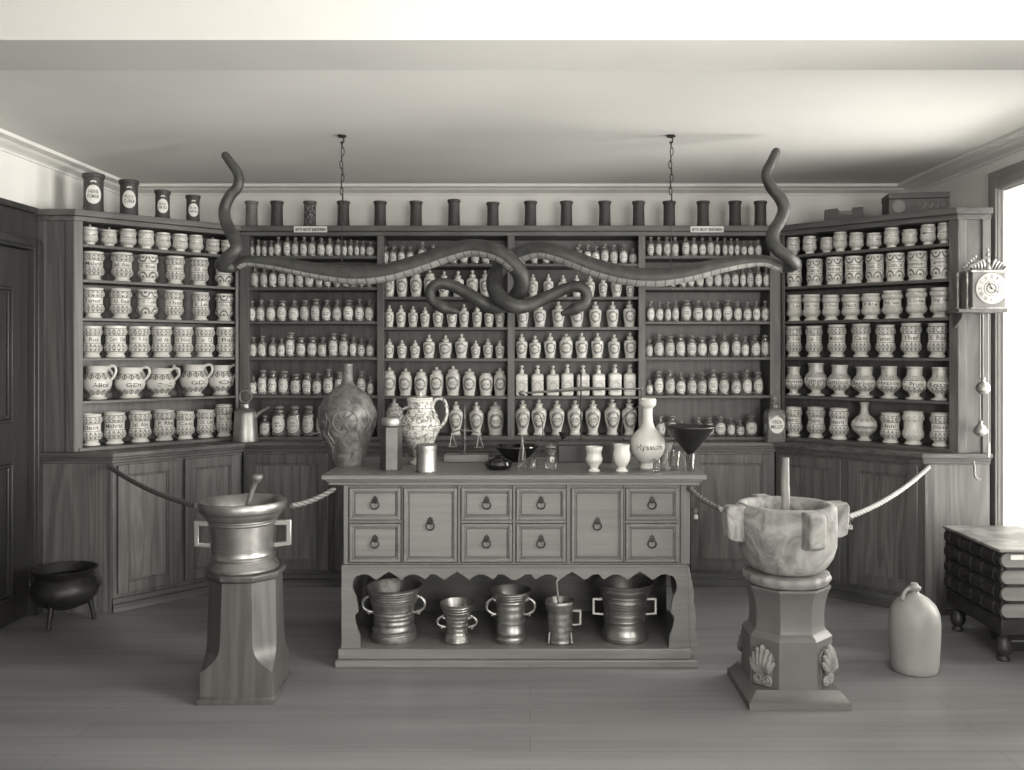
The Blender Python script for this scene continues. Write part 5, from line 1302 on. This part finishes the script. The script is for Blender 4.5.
def ngon(r, z, n=6, a0=0): return [(r * math.cos(a0 + 2 * PI * k / n), r * math.sin(a0 + 2 * PI * k / n), z) for k in range(n)]
m = MB(); m.loft([ngon(11.2 * s, 0), ngon(11.2 * s, 42 * s), ngon(10 * s, 43.5 * s)]); m.build('canister_body', 'pewter_dark', t, .0015, smooth=False)
m = MB(); m.lathe([(0, 43.6 * s), (9.4 * s, 43.6 * s), (9.8 * s, 45 * s), (9.8 * s, 49 * s), (8.6 * s, 51.5 * s), (5 * s, 53 * s), (0, 53.5 * s)], 28); m.build('canister_lid', 'pewter', t)
yc = 4.50; s = yc / F
t = thing('painted_ewer', 'large white painted ewer with lid and looped handle behind the pewter box', 'ewer', (at(420, yc), yc, ZTB))
m = MB(); m.lathe([(a * s, b * s) for a, b in [(0, 0), (9.5, 0), (10, 2), (7, 4.5), (6, 7), (9, 13), (15, 23), (19.5, 33), (20.5, 39), (19.5, 43), (17, 47), (13.5, 50), (12.6, 53), (12.4, 60), (13, 63.5), (13.4, 64.5), (12.6, 65), (0, 65)]], 40); m.build('ewer_body', 'scrollall', t)
m = MB(); m.lathe([(a * s, b * s) for a, b in [(0, 65.1), (13, 65.1), (12.6, 66.5), (5, 67.6), (2, 68), (2.2, 70), (1.5, 71.6), (0, 72)]], 24); m.build('ewer_lid', 'scrollall', t)
m = MB(); m.tube(cat_rom([(17 * s, 0, 47 * s), (12.5 * s, 0, 57 * s), (17 * s, 0, 65 * s), (24 * s, 0, 63.5 * s), (27 * s, 0, 54 * s), (25 * s, 0, 43 * s), (19.5 * s, 0, 36 * s)], 6), 1.7 * s, 10); m.build('ewer_handle', 'scrollall', t)
m = MB(); m.tube(cat_rom([(-18 * s, 0, 42 * s), (-21 * s, 0, 47 * s), (-20 * s, 0, 53 * s)], 5), [2.4 * s, 1.6 * s, 1.8 * s], 8); m.build('ewer_spout', 'scrollall', t)
yc = 4.22; s = yc / F
t = lathe_thing('pewter_box', 'round pewter box with knobbed lid in front of the painted ewer', 'box', at(426.3, yc), yc, ZTB, [
 ('box_body', [(0, 0), (10.3 * s, 0), (10.5 * s, .8 * s), (10.2 * s, 2 * s), (10.2 * s, 22 * s), (0, 22 * s)], 'pewter', 32),
 ('box_lid', [(0, 22.1 * s), (10.6 * s, 22.1 * s), (10.7 * s, 23 * s), (10.5 * s, 26 * s), (9 * s, 27.5 * s), (3 * s, 28.5 * s), (0, 28.5 * s)], 'pewter', 32)])
m = MB(); m.tube([(2.3 * s * math.cos(a), 0, 30.5 * s + 2.3 * s * math.sin(a)) for a in [2 * PI * k / 14 for k in range(14)]], .6 * s, 6, closed=True); m.build('lid_ring', 'pewter', t)
# covered white jar with handle standing on the shelf behind: part of the shelves
yy = 5.74; s = yy / F
t = thing('white_covered_jug', 'squat white jug with domed lid behind the faceted canister', 'jug', (at(394, yy), yy, SZM[0] + .0008))
m = MB(); m.lathe([(a * s, b * s) for a, b in [(0, 0), (8, 0), (8.5, 1), (9.5, 8), (9.6, 18), (8.8, 23), (7, 27), (4, 29), (0, 29)]], 28); m.build('jug_body', 'scrollall', t)
m = MB(); m.lathe([(a * s, b * s) for a, b in [(0, 29), (4.5, 29.1), (4, 31), (1.5, 32), (1.4, 33), (2.5, 35), (2, 37), (0, 37.6)]], 18); m.build('jug_lid', 'white', t)
m = MB(); m.tube(cat_rom([(8.5 * s, 0, 25 * s), (13 * s, 0, 27 * s), (15 * s, 0, 21 * s), (13 * s, 0, 13 * s), (9 * s, 0, 9 * s)], 5), 1.3 * s, 8); m.build('jug_handle', 'white', t)
# small beam balance on a box
yc = 4.62; s = yc / F
t = thing('small_balance', 'small beam balance with two hanging pans on a flat pale box', 'balance', (at(467, yc), yc, ZTB))
m = MB(); m.box(-22 * s, 22 * s, -.05, .05, 0, 7 * s); m.build('balance_box', 'table_h', t, .002)
m = MB(); m.lathe([(a * s, b * s) for a, b in [(0, 7.1), (4, 7.1), (3, 9), (1.3, 10), (1.1, 20), (1.7, 22), (1.1, 24), (1, 40), (1.8, 42), (1.1, 44), (1, 54), (1.8, 56), (0, 58)]], 12)
for v in range(len(m.v)): m.v[v] = (m.v[v][0] - 2.5 * s, m.v[v][1], m.v[v][2])
m.build('balance_column', 'pewter_dark', t)
m = MB(); m.tube([(-15 * s, 0, 28.5 * s), (-8 * s, 0, 30.5 * s), (-2.5 * s, 0, 31 * s), (5 * s, 0, 30 * s), (12 * s, 0, 27.5 * s)], [.5 * s, .8 * s, 1.0 * s, .8 * s, .5 * s], 6); m.build('balance_beam', 'pewter_dark', t)
for xx in (-15, 12):
    zt_ = 28.3 if xx < 0 else 27.3
    m = MB()
    for a in (0, 2.1, 4.2): m.tube([(xx * s, 0, zt_ * s), (xx * s + 4.6 * s * math.cos(a), 4.6 * s * math.sin(a), (zt_ - 14) * s)], .22 * s, 4)
    m.build('pan_cords', 'cord', t)
    m = MB(); m.lathe([(0, -1.4 * s), (3 * s, -1 * s), (4.9 * s, .2 * s), (4.6 * s, .5 * s), (2.8 * s, -.5 * s), (0, -.9 * s)], 20)
    for v in range(len(m.v)): m.v[v] = (m.v[v][0] + xx * s, m.v[v][1], m.v[v][2] + (zt_ - 14) * s)
    m.build('balance_pan', 'pewter', t)
# squat dark flask
yc = 4.30; s = yc / F
lathe_thing('squat_flask', 'squat dark glossy glass flask lying low near front of table', 'flask', at(498.5, yc), yc, ZTB, [
 ('flask_body', [(0, 0), (9 * s, 0), (12.5 * s, 2 * s), (14 * s, 5 * s), (13 * s, 8 * s), (8 * s, 10.5 * s), (3.4 * s, 12 * s), (2.8 * s, 13 * s), (3.4 * s, 14 * s), (0, 14 * s)], 'glass_dark', 32)])
yc = 4.60; s = yc / F
lathe_thing('dark_bowl', 'wide shallow dark metal bowl behind the squat flask', 'bowl', at(516.5, yc), yc, ZTB, [
 ('bowl', [(0, 0), (8 * s, 0), (8 * s, 1 * s), (15 * s, 6 * s), (21 * s, 14 * s), (22.3 * s, 15 * s), (22 * s, 16 * s), (20 * s, 14.5 * s), (14 * s, 7.5 * s), (7 * s, 3 * s), (0, 2.5 * s)], 'glass_dark', 40)])
yc = 4.34; s = yc / F
lathe_thing('conical_bottle', 'small pointed clear glass bottle in front of the dark bowl', 'bottle', at(522.3, yc), yc, ZTB, [
 ('bottle_body', [(0, 0), (4 * s, 0), (4.3 * s, 1 * s), (4 * s, 9 * s), (3.2 * s, 17 * s), (1.6 * s, 23 * s), (1.4 * s, 25 * s), (0, 25 * s)], 'glass_clear', 20),
 ('pointed_stopper', [(0, 25 * s), (1.2 * s, 25.2 * s), (1.0 * s, 28 * s), (.4 * s, 31 * s), (0, 32 * s)], 'gum', 12)])
yc = 4.28; s = yc / F
t = lathe_thing('ink_jar', 'tiny clear glass jar with a bent wire in it', 'jar', at(533, yc), yc, ZTB, [
 ('jar_body', [(0, 0), (4 * s, 0), (4.3 * s, 1 * s), (4 * s, 9 * s), (2.2 * s, 12 * s), (2.6 * s, 13.5 * s), (2 * s, 13.5 * s), (1.8 * s, 12 * s), (0, 3 * s)], 'glass_clear', 20)])
m = MB(); m.tube(cat_rom([(0, 0, .5 * s + .004), (1 * s, 0, 10 * s), (4 * s, 0, 18 * s), (9 * s, 0, 28 * s), (9.5 * s, 0, 45 * s), (7 * s, 0, 54 * s), (0 * s, 0, 56 * s)], 6), .45 * s, 6)
tag(m.build('bent_wire', 'iron', None), 'tall thin bent wire standing in the tiny glass jar', 'wire').location = t.location
yc = 4.31; s = yc / F
lathe_thing('glass_canister', 'clear glass canister with flat lid, left of two white cups', 'canister', at(550.8, yc), yc, ZTB, [
 ('canister_body', [(0, 0), (6 * s, 0), (6.2 * s, 1 * s), (6.2 * s, 18 * s), (5 * s, 20 * s), (4 * s, 21 * s), (0, 21 * s)], 'glass_clear', 24),
 ('canister_lid', [(0, 21.2 * s), (5 * s, 21.3 * s), (5 * s, 22.6 * s), (2 * s, 23.5 * s), (0, 25 * s)], 'gum', 20)])
# large beam scale
yc = 4.62; s = yc / F
t = thing('beam_scale', 'large beam scale with long iron beam on a dark wooden box', 'scale', (at(584, yc), yc, ZTB))
m = MB(); m.box(-26 * s, 27 * s, -.06, .07, 0, 17 * s); m.box(-27 * s, 28 * s, -.065, .075, 17 * s, 20.5 * s); m.build('scale_box', 'jar_dark', t, .003)
m = MB(); m.tube([(-3 * s, 0, 20.4 * s), (-3 * s, 0, 84 * s), (-3 * s, 0, 89 * s)], [.7 * s, .7 * s, 1.3 * s], 8); m.build('scale_post', 'iron', t)
m = MB(); m.tube([(-65 * s, -.012, 67.5 * s), (-30 * s, -.012, 70 * s), (-3 * s, -.012, 72.3 * s), (28 * s, -.012, 72 * s), (56 * s, -.012, 72.2 * s)], [.9 * s, 1.5 * s, 2.1 * s, 1.3 * s, .8 * s], 8)
m.ball((-62 * s, -.012, 67.8 * s), 3.0 * s, 10, 8, (1.3, .8, .8)); m.ball((57 * s, -.012, 72.2 * s), 1.8 * s, 8, 6)
m.build('scale_beam', 'bronze_dull', t)
m = MB(); m.tube(cat_rom([(57 * s, -.012, 72 * s), (56 * s, -.012, 58 * s), (50 * s, -.012, 52 * s), (42 * s, -.012, 47 * s), (38 * s, -.012, 39 * s), (38 * s, -.012, 24 * s), (42 * s, -.012, 20 * s)], 6), .5 * s, 6); m.build('scale_hook', 'iron', t)
yy = 4.66; s = yy / F
lathe_thing('iron_cup', 'small dark iron cup standing on the scale box', 'cup', at(563.5, 4.62), 4.62, ZTB + 20.6 * s, [('cup_body', [(0, 0), (2.4 * s, 0), (2 * s, 1.5 * s), (4 * s, 5 * s), (5 * s, 8 * s), (4.4 * s, 8 * s), (3 * s, 4 * s), (0, 3 * s)], 'iron', 20)])
# white ribbed cups
CUP = [(0, 0), (5.6, 0), (6, 1), (4.6, 2.5), (3.8, 4), (5.5, 6.5), (8.2, 10), (8.6, 13), (7.6, 15.5), (7.4, 20), (8.2, 22), (8.6, 24.5), (8.2, 25), (7.2, 24.5), (6.6, 18), (0, 10)]
yc = 4.22; s = yc / F
t = lathe_thing('ribbed_cup', 'white ribbed footed cup with banded rim left of its pair', 'cup', at(594, yc), yc, ZTB, [('cup_body', [(a * s, b * s) for a, b in CUP], 'ribs', 40)])
t = lathe_thing('ribbed_cup', 'plainer round white footed cup left of the white bottle vase', 'cup', at(621.7, yc), yc, ZTB, [('cup_body', [(a * s, b * s) for a, b in [(0, 0), (6.2, 0), (6.5, 1), (4.6, 3), (4, 4.5), (6, 7), (8.4, 12), (8.7, 18), (7.8, 22), (8, 25.5), (8.2, 27), (7.2, 27), (6.8, 18), (0, 10)]], 'white', 40)])
# white bottle vase
yc = 4.33; s = yc / F
t = thing('white_bottle_vase', 'tall white round-bodied bottle vase with painted lettering on the table', 'vase', (at(647.6, yc), yc, ZTB))
P = [(0, 0), (7.6, 0), (8, 1.5), (6.6, 3.5), (6.4, 5.5), (10, 8), (15.5, 15), (17.5, 22.5), (16.5, 30), (12, 36.5), (7.4, 41), (5.4, 46), (4.8, 53), (4.9, 60), (7.4, 62.5), (8.4, 64), (8.6, 69), (7.6, 70), (6, 70), (4, 62), (0, 55)]
P = [(a * s, b * s) for a, b in P]
m = MB(); m.lathe(P, 48); m.mat = 1; wrap_text(m, 'Hyssum', rf(P), 22 * s, 7 * s, 1.6, .0008); m.build('vase_body', ['white', 'ink'], t)
def beaker(name, label, px, yy, r, h, mat='glass_clear'):
    s = yy / F; return lathe_thing(name, label, 'glass', at(px, yy), yy, ZTB, [('glass_body', [(0, 0), (r * .8 * s, 0), (r * .85 * s, 1 * s), (r * s, h * s), (r * .9 * s, h * s), (r * .74 * s, 2 * s), (0, 1.5 * s)], mat, 24)])
beaker('small_beaker', 'tiny clear glass beaker in front of the white bottle vase', 656.5, 4.2, 4, 12.5)
beaker('glass_tumbler', 'clear glass tumbler left of the funnel', 674, 4.30, 7, 18)
beaker('glass_tumbler', 'bright narrow tumbler holding the dark funnel', 690, 4.25, 5.2, 17)
yc = 4.25; s = yc / F
t = thing('large_funnel', 'wide dark metal funnel standing in a tumbler at right end of table', 'funnel', (at(690, yc), yc, ZTB + 3 * s))
m = MB(); m.lathe([(a * s, b * s) for a, b in [(1.6, 0), (2.6, 14), (6, 17), (24, 39.5), (25.2, 40.5), (25.2, 41.6), (24, 41), (5, 18), (2.0, 14.5), (1.2, 0), (1.6, 0)]], 48); m.build('funnel_cone', 'iron', t)
yy = 4.55; s = yy / F
lathe_thing('white_bowl', 'small pale bowl half hidden behind the white bottle vase', 'bowl', at(661, yy), yy, ZTB, [('bowl', [(a * s, b * s) for a, b in [(0, 0), (5, 0), (5.4, 2), (9, 9), (12, 20), (12.4, 21), (11.4, 20.5), (8, 9), (0, 5)]], 'pewter', 28)])

# ------------------------------------------------------------------ cauldron, jug, book chest, clock
yc = 4.78; s = yc / F
t = thing('iron_cauldron', 'black three-legged iron cauldron on the floor beside the dark door', 'cauldron', (at(65, yc), yc, 0))
m = MB(); m.lathe([(a * s, b * s) for a, b in [(0, 15), (12, 16), (24, 21), (30, 29), (31.5, 35), (29, 42), (25, 47), (26, 50), (29.5, 53.5), (30, 55), (28.5, 55.5), (25, 51), (23, 47), (27, 36), (20, 24), (0, 20)]], 48); m.build('cauldron_body', 'iron', t)
for a in (-95, 25, 145):
    a = math.radians(a); c_, s_ = math.cos(a), math.sin(a)
    m = MB(); m.tube([(22 * s * c_, 22 * s * s_, 24 * s), (24.5 * s * c_, 24.5 * s * s_, 12 * s), (26.5 * s * c_, 26.5 * s * s_, 0.004)], [3.2 * s, 2.2 * s, 2.0 * s], 10); m.build('leg', 'iron', t)
for sd in (1, -1):
    m = MB(); m.tube(cat_rom([(27 * s * sd, 0, 52 * s), (33 * s * sd, 0, 49 * s), (35.5 * s * sd, 0, 40 * s), (31 * s * sd, 0, 34 * s)], 5), 1.1 * s, 8); m.build('handle', 'iron', t)

yc = 4.08; s = yc / F
t = thing('stoneware_jug', 'pale stoneware jug with tiny neck and ear handle on the floor', 'jug', (at(914.3, yc), yc, 0))
P = [(0, 0), (21, 0), (22, 1.5), (23, 8), (24.2, 30), (24.4, 48), (23.5, 58), (20, 66), (14, 72), (8, 75.5), (5, 77), (4.2, 79), (6.2, 81), (6.4, 83.5), (4, 84.5), (3.4, 87), (0, 87.2)]
P = [(a * s, b * s) for a, b in P]
m = MB(); m.lathe(P, 56, lambda r, z, th: r * (1 + .014 * math.cos(3 * (th + .7)) * min(1, z / .1) + .004 * math.sin(z * 260))); m.build('jug_body', 'stoneware', t, angle=60)
m = MB(); m.tube(cat_rom([(-4 * s, -2 * s, 81 * s), (-9 * s, -4 * s, 81.5 * s), (-13 * s, -5 * s, 77 * s), (-14 * s, -5 * s, 72 * s)], 5), [1.9 * s, 1.6 * s, 2.2 * s], 8); m.build('jug_handle', 'stoneware', t)

bx0, bx1, by0, by1 = 2.165, 2.555, 4.15, 4.71
t = thing('book_chest', 'low chest shaped like a stack of thick dark books on bun feet', 'chest', (0, 0, 0))
zz = .533; m = MB(); m.box(bx0 - .005, bx1, by0 - .008, by1 + .006, zz - .016, zz - .002); m.build('chest_lid', 'box_top', t, .004)
bh = .0775; z1 = zz - .017
for k in range(4):
    z0 = z1 - bh
    b = bpy.data.objects.new('book', None); C.objects.link(b); b.parent = t
    m = MB(); cv = .0055
    m.box(bx0 + .006, bx1 - .002, by0, by1, z1 - cv, z1 - .0005); m.box(bx0 + .006, bx1 - .002, by0, by1, z0, z0 + cv)
    # rounded spine along the left side
    n_ = 10; zc_ = (z0 + z1) / 2; hr = (z1 - z0) / 2
    prof = [(bx0 + .03 - .030 * math.cos(-PI / 2 + PI * q / n_) , zc_ + hr * math.sin(-PI / 2 + PI * q / n_)) for q in range(n_ + 1)]
    prof2 = [(a + .006 + .004 * 0, zc_ + (c - zc_) * .90) for a, c in prof[::-1]]
    poly = prof + prof2
    m.prism(poly, by0, by1, 'xz'); m.build('book_cover', 'leather', b, smooth=True)
    m = MB()
    for q in range(5):
        yq = by0 + .06 + q * (by1 - by0 - .12) / 4
        m.tube([(a - .001, yq, c) for a, c in prof[1:-1]], .004, 6)
    m.build('spine_band', 'leather', b)
    m = MB(); prof = [(bx0 + .042 - .028 * math.cos(-PI / 2 + PI * q / n_), zc_ + (hr - cv - .001) * math.sin(-PI / 2 + PI * q / n_)) for q in range(n_ + 1)]
    m.prism(prof + [(bx1 - .012, z1 - cv - .001), (bx1 - .012, z0 + cv + .001)], by0 + .010, by1 - .010, 'xz'); m.build('page_block', 'pages', b, smooth=True)
    z1 = z0
m = MB(); m.box(bx0 + .010, bx1 - .002, by0 + .002, by1 - .002, z1 - .075, z1 - .001); m.build('chest_base', 'leather', t, .006)
m = MB(); m.box(bx0 + .055, bx0 + .115, by0 + .006, by0 + .0085, zz - .052, zz - .030); m.build('paper_tag', 'paper', t)
zf = z1 - .076
for fx, fy in ((bx0 + .05, by0 + .06), (bx0 + .05, by1 - .05), (bx1 - .06, by0 + .06), (bx1 - .06, by1 - .05)):
    m = MB(); m.lathe([(0, 0), (.028, 0), (.030, .006), (.022, .016), (.020, .022), (.034, .040), (.038, .060), (.030, zf * .78), (.022, zf * .86), (.026, zf), (0, zf)], 24, c=(fx, fy)); m.build('foot', 'leather', t)
t = thing('low_wooden_box', 'low wooden box on the floor under the book chest', 'box', (2.40, 4.43, 0))
m = MB(); m.box(-.08, .10, -.10, .10, 0, .045); m.build('box_body', 'leather', t, .002)
m = MB(); m.box(-.084, .104, -.104, .104, .0455, .055); m.build('box_lid', 'table_h', t, .002)

# wall clock on bracket in front of the end panel
cyk = 4.79
t = thing('bracket_clock', 'small old clock with white dial and carved crest beside the window', 'clock', (wx(989, cyk), cyk, wz(309, cyk)))
s = cyk / F
m = MB(); m.box(-17 * s, 16 * s, -.005, .12, 0, 38 * s); m.build('clock_case', 'case', t, .003)
m = MB(); m.box(-19 * s, 18 * s, -.012, .125, -.0 * s, 1.6 * s); m.box(-19 * s, 17.5 * s, -.012, .125, 36.5 * s, 39 * s); m.build('case_moulding', 'ornament', t, .002)
m = MB(); m.lathe([(0, 0), (15.2 * s, 0), (15.4 * s, .004), (14.6 * s, .006), (0, .006)], 40)
for v in range(len(m.v)): x_, y_, z_ = m.v[v]; m.v[v] = (x_ + 1.4 * s, -.006 - z_, y_ + 20.5 * s)
m.build('dial', 'dial', t)
m = MB(); dc = (1.4 * s, 20.5 * s)
for q, nm in enumerate('XII I II III IIII V VI VII VIII IX X XI'.split()):
    a = PI / 2 - q * PI / 6; vs, fs, w, h = text_mesh(nm); rr = 11.6 * s; hh = 3.6 * s; ww = min(.9 * s * len(nm) + .4 * s, 3.8 * s)
    out = []
    for x_, y_ in vs:
        lx, ly = x_ * ww / max(w, .01), y_ * hh / h; rx = lx * math.sin(a) + (rr + ly) * math.cos(a); rz_ = -lx * math.cos(a) + (rr + ly) * math.sin(a); out.append((dc[0] + rx, -.0125, dc[1] + rz_))
    m.text(out, fs)
for R0 in (7.4 * s, 4.6 * s): m.tube([(dc[0] + R0 * math.cos(a), -.0125, dc[1] + R0 * math.sin(a)) for a in [2 * PI * k / 28 for k in range(28)]], .45 * s if R0 < 6 * s else .25 * s, 5, closed=True)
m.build('dial_numerals', 'ink', t, smooth=False)
m = MB(); m.tube([(dc[0], -.016, dc[1]), (dc[0] - 3 * s, -.016, dc[1] + 6 * s)], .4 * s, 5); m.tube([(dc[0], -.017, dc[1]), (dc[0] + 8 * s, -.017, dc[1] - 5 * s)], .3 * s, 5); m.ball((dc[0], -.016, dc[1]), .9 * s, 8, 6); m.build('clock_hands', 'iron', t)
for xx in (-24, -20):
    m = MB(); m.lathe([(a * s, b * s) for a, b in [(0, 0), (1.6, 0), (1.6, 2), (.8, 3), (1.2, 10), (.7, 18), (1.2, 28), (.8, 33), (1.5, 35), (1.2, 37), (0, 38)]], 10, c=(xx * s, .02 if xx == -20 else .08)); m.build('turned_column', 'ornament', t)
m = MB()
for (a, b, r) in ((1.5, 39, 3.2), (1.5, 47, 2.4), (1.5, 54, 1.6), (1.5, 59, 1.0)): m.ball((a * s, .03, (b + r * .6) * s), r * s, 12, 8, (1, 1, 1.2))
for sd in (-1, 1):
    for k in range(5):
        x0_ = 1.5 + sd * (3 + 3 * k); m.tube(cat_rom([(x0_ * s, .03, 39 * s), ((x0_ + sd * 2) * s, .02, (47 - k * 1.2) * s), ((x0_ + sd * 4) * s, .02, (49 - k * 1.6) * s), ((x0_ + sd * 5) * s, .02, (45 - k * 1.2) * s)], 4), [1.0 * s, 1.7 * s, 1.3 * s, .5 * s], 7)
m.ball((-16 * s, .03, 43 * s), 2.4 * s, 10, 8); m.ball((15 * s, .03, 42 * s), 1.8 * s, 10, 8)
for k in range(6): m.ball(((-22 + k * 2.4) * s, .04, (42 + 2.2 * k) * s), 1.8 * s, 8, 6)
m.build('carved_crest', 'ornament', t)
z0 = wz(312.5, cyk)
t2 = thing('clock_bracket', 'narrow wooden bracket shelf fixed to the end panel under the clock', 'shelf', (0, 0, 0))
m = MB(); m.box(wx(957, cyk), wx(1006, cyk), cyk - .02, RU1.y - .003, z0, wz(309, cyk) - .0006); m.build('bracket_board', 'wood_h', t2, .002)
m = MB(); m.prism([(RU1.y - .003, z0 - .001), (RU1.y - .10, z0 - .001), (RU1.y - .085, z0 - .03), (RU1.y - .003, z0 - .08)], wx(966, cyk), wx(966, cyk) + .018, 'yz'); m.build('bracket_support', 'wood_v', t2, .002)
def weight(label, px, py_top, py_c, r, yy):
    s = yy / F; t = thing('clock_weight', label, 'weight', (wx(px, yy), yy, wz(py_c, yy)))
    m = MB(); m.tube([(0, 0, (py_c - 313.2) * s), (0, 0, r * 1.5 * s)], .35 * s, 6); m.build('weight_cord', 'cord', t)
    m = MB(); m.lathe([(a * r * s, b * r * s) for a, b in [(0, -1), (.5, -.9), (.95, -.45), (1.0, 0), (.75, .55), (.35, .85), (.25, 1.1), (.4, 1.2), (.3, 1.4), (0, 1.5)]], 20); m.build('weight_bulb', 'pewter', t)
    return t
weight('upper pear-shaped metal clock weight hanging on a cord', 983, 312, 387.5, 7, 4.785)
weight('lower pear-shaped metal clock weight hanging on a cord', 980.5, 312, 430, 6.5, 4.868)
s = 4.80 / F
t = thing('cord_bob', 'slim wooden bob on the longest clock cord beside the weights', 'bob', (wx(988.5, 4.80), 4.80, wz(448, 4.80)))
m = MB(); m.tube([(0, 0, 134.8 * s), (0, 0, 5 * s)], .4 * s, 6); m.build('bob_cord', 'cord', t)
m = MB(); m.lathe([(0, -9 * s), (1.3 * s, -9 * s), (1.5 * s, 0), (1.2 * s, 5 * s), (0, 6 * s)], 12); m.build('bob_body', 'cord', t)
m = MB(); m.tube(cat_rom([(0, 0, 0), (0, -.012, -.03), (.002, -.012, -.075), (.018, -.014, -.10), (.035, -.012, -.095)], 6), .006, 10, twist=90, lobes=3)
tag(m.build('rope_end', 'rope_light', None), 'short curled rope end hanging under the right worktop edge', 'rope').location = (wx(973.5, 4.90), 4.902, wz(461, 4.90))

for o in PROTO.values():
    pass
for key, o in list(PROTO.items()):
    for c in KIDS.get(key, []): bpy.data.objects.remove(c)
    bpy.data.objects.remove(o)

# ------------------------------------------------------------------ light
w = bpy.data.worlds.new('World'); bpy.context.scene.world = w; w.use_nodes = True
bg = w.node_tree.nodes['Background']; bg.inputs[0].default_value = (1.0, .965, .90, 1); bg.inputs[1].default_value = 1.6
def area(name, loc, rot, sx_, sy_, power):
    l = bpy.data.lights.new(name, 'AREA'); l.shape = 'RECTANGLE'; l.size = sx_; l.size_y = sy_; l.energy = power; l.color = (1.0, .965, .90)
    o = bpy.data.objects.new(name, l); C.objects.link(o); o.location = loc; o.rotation_euler = rot; o['kind'] = 'helper'
    return o
area('daylight_window_1', (XR + .34, (W1[0] + W1[1]) / 2, (W1[2] + W1[3]) / 2), (0, math.radians(90), 0), W1[3] - W1[2], W1[1] - W1[0], 130)
area('daylight_window_2', (XR + .34, (W2[0] + W2[1]) / 2, (W2[2] + W2[3]) / 2), (0, math.radians(90), 0), W2[3] - W2[2], W2[1] - W2[0], 430)
for i, (a, b, z0, z1) in enumerate(FW):
    area('daylight_window_%d' % (i + 3), ((a + b) / 2, YF - .25, (z0 + z1) / 2), (math.radians(98), 0, 0), b - a, z1 - z0, 30 + 160 * i)

# ------------------------------------------------------------------ camera
cam = bpy.data.cameras.new('camera'); co = bpy.data.objects.new('camera', cam); C.objects.link(co)
co.location = (0, 0, H); co.rotation_euler = (math.radians(90), 0, 0)
cam.sensor_fit = 'HORIZONTAL'; cam.sensor_width = 36; cam.lens = 36 * F / 1024
cam.shift_x = (512 - CX) / 1024; cam.shift_y = (CY - 385) / 1024
cam.clip_start = 0.05; cam.clip_end = 60
sc_ = bpy.context.scene; sc_.camera = co
sc_.view_settings.view_transform = 'Standard'; sc_.view_settings.look = 'None'; sc_.view_settings.gamma = 1.0; sc_.view_settings.exposure = 0.35
sc_.view_settings.use_curve_mapping = False
sc_.cycles.max_bounces = 8; sc_.cycles.diffuse_bounces = 5; sc_.cycles.transparent_max_bounces = 16
sc_.cycles.caustics_reflective = False; sc_.cycles.caustics_refractive = False
sc_.cycles.use_denoising = True
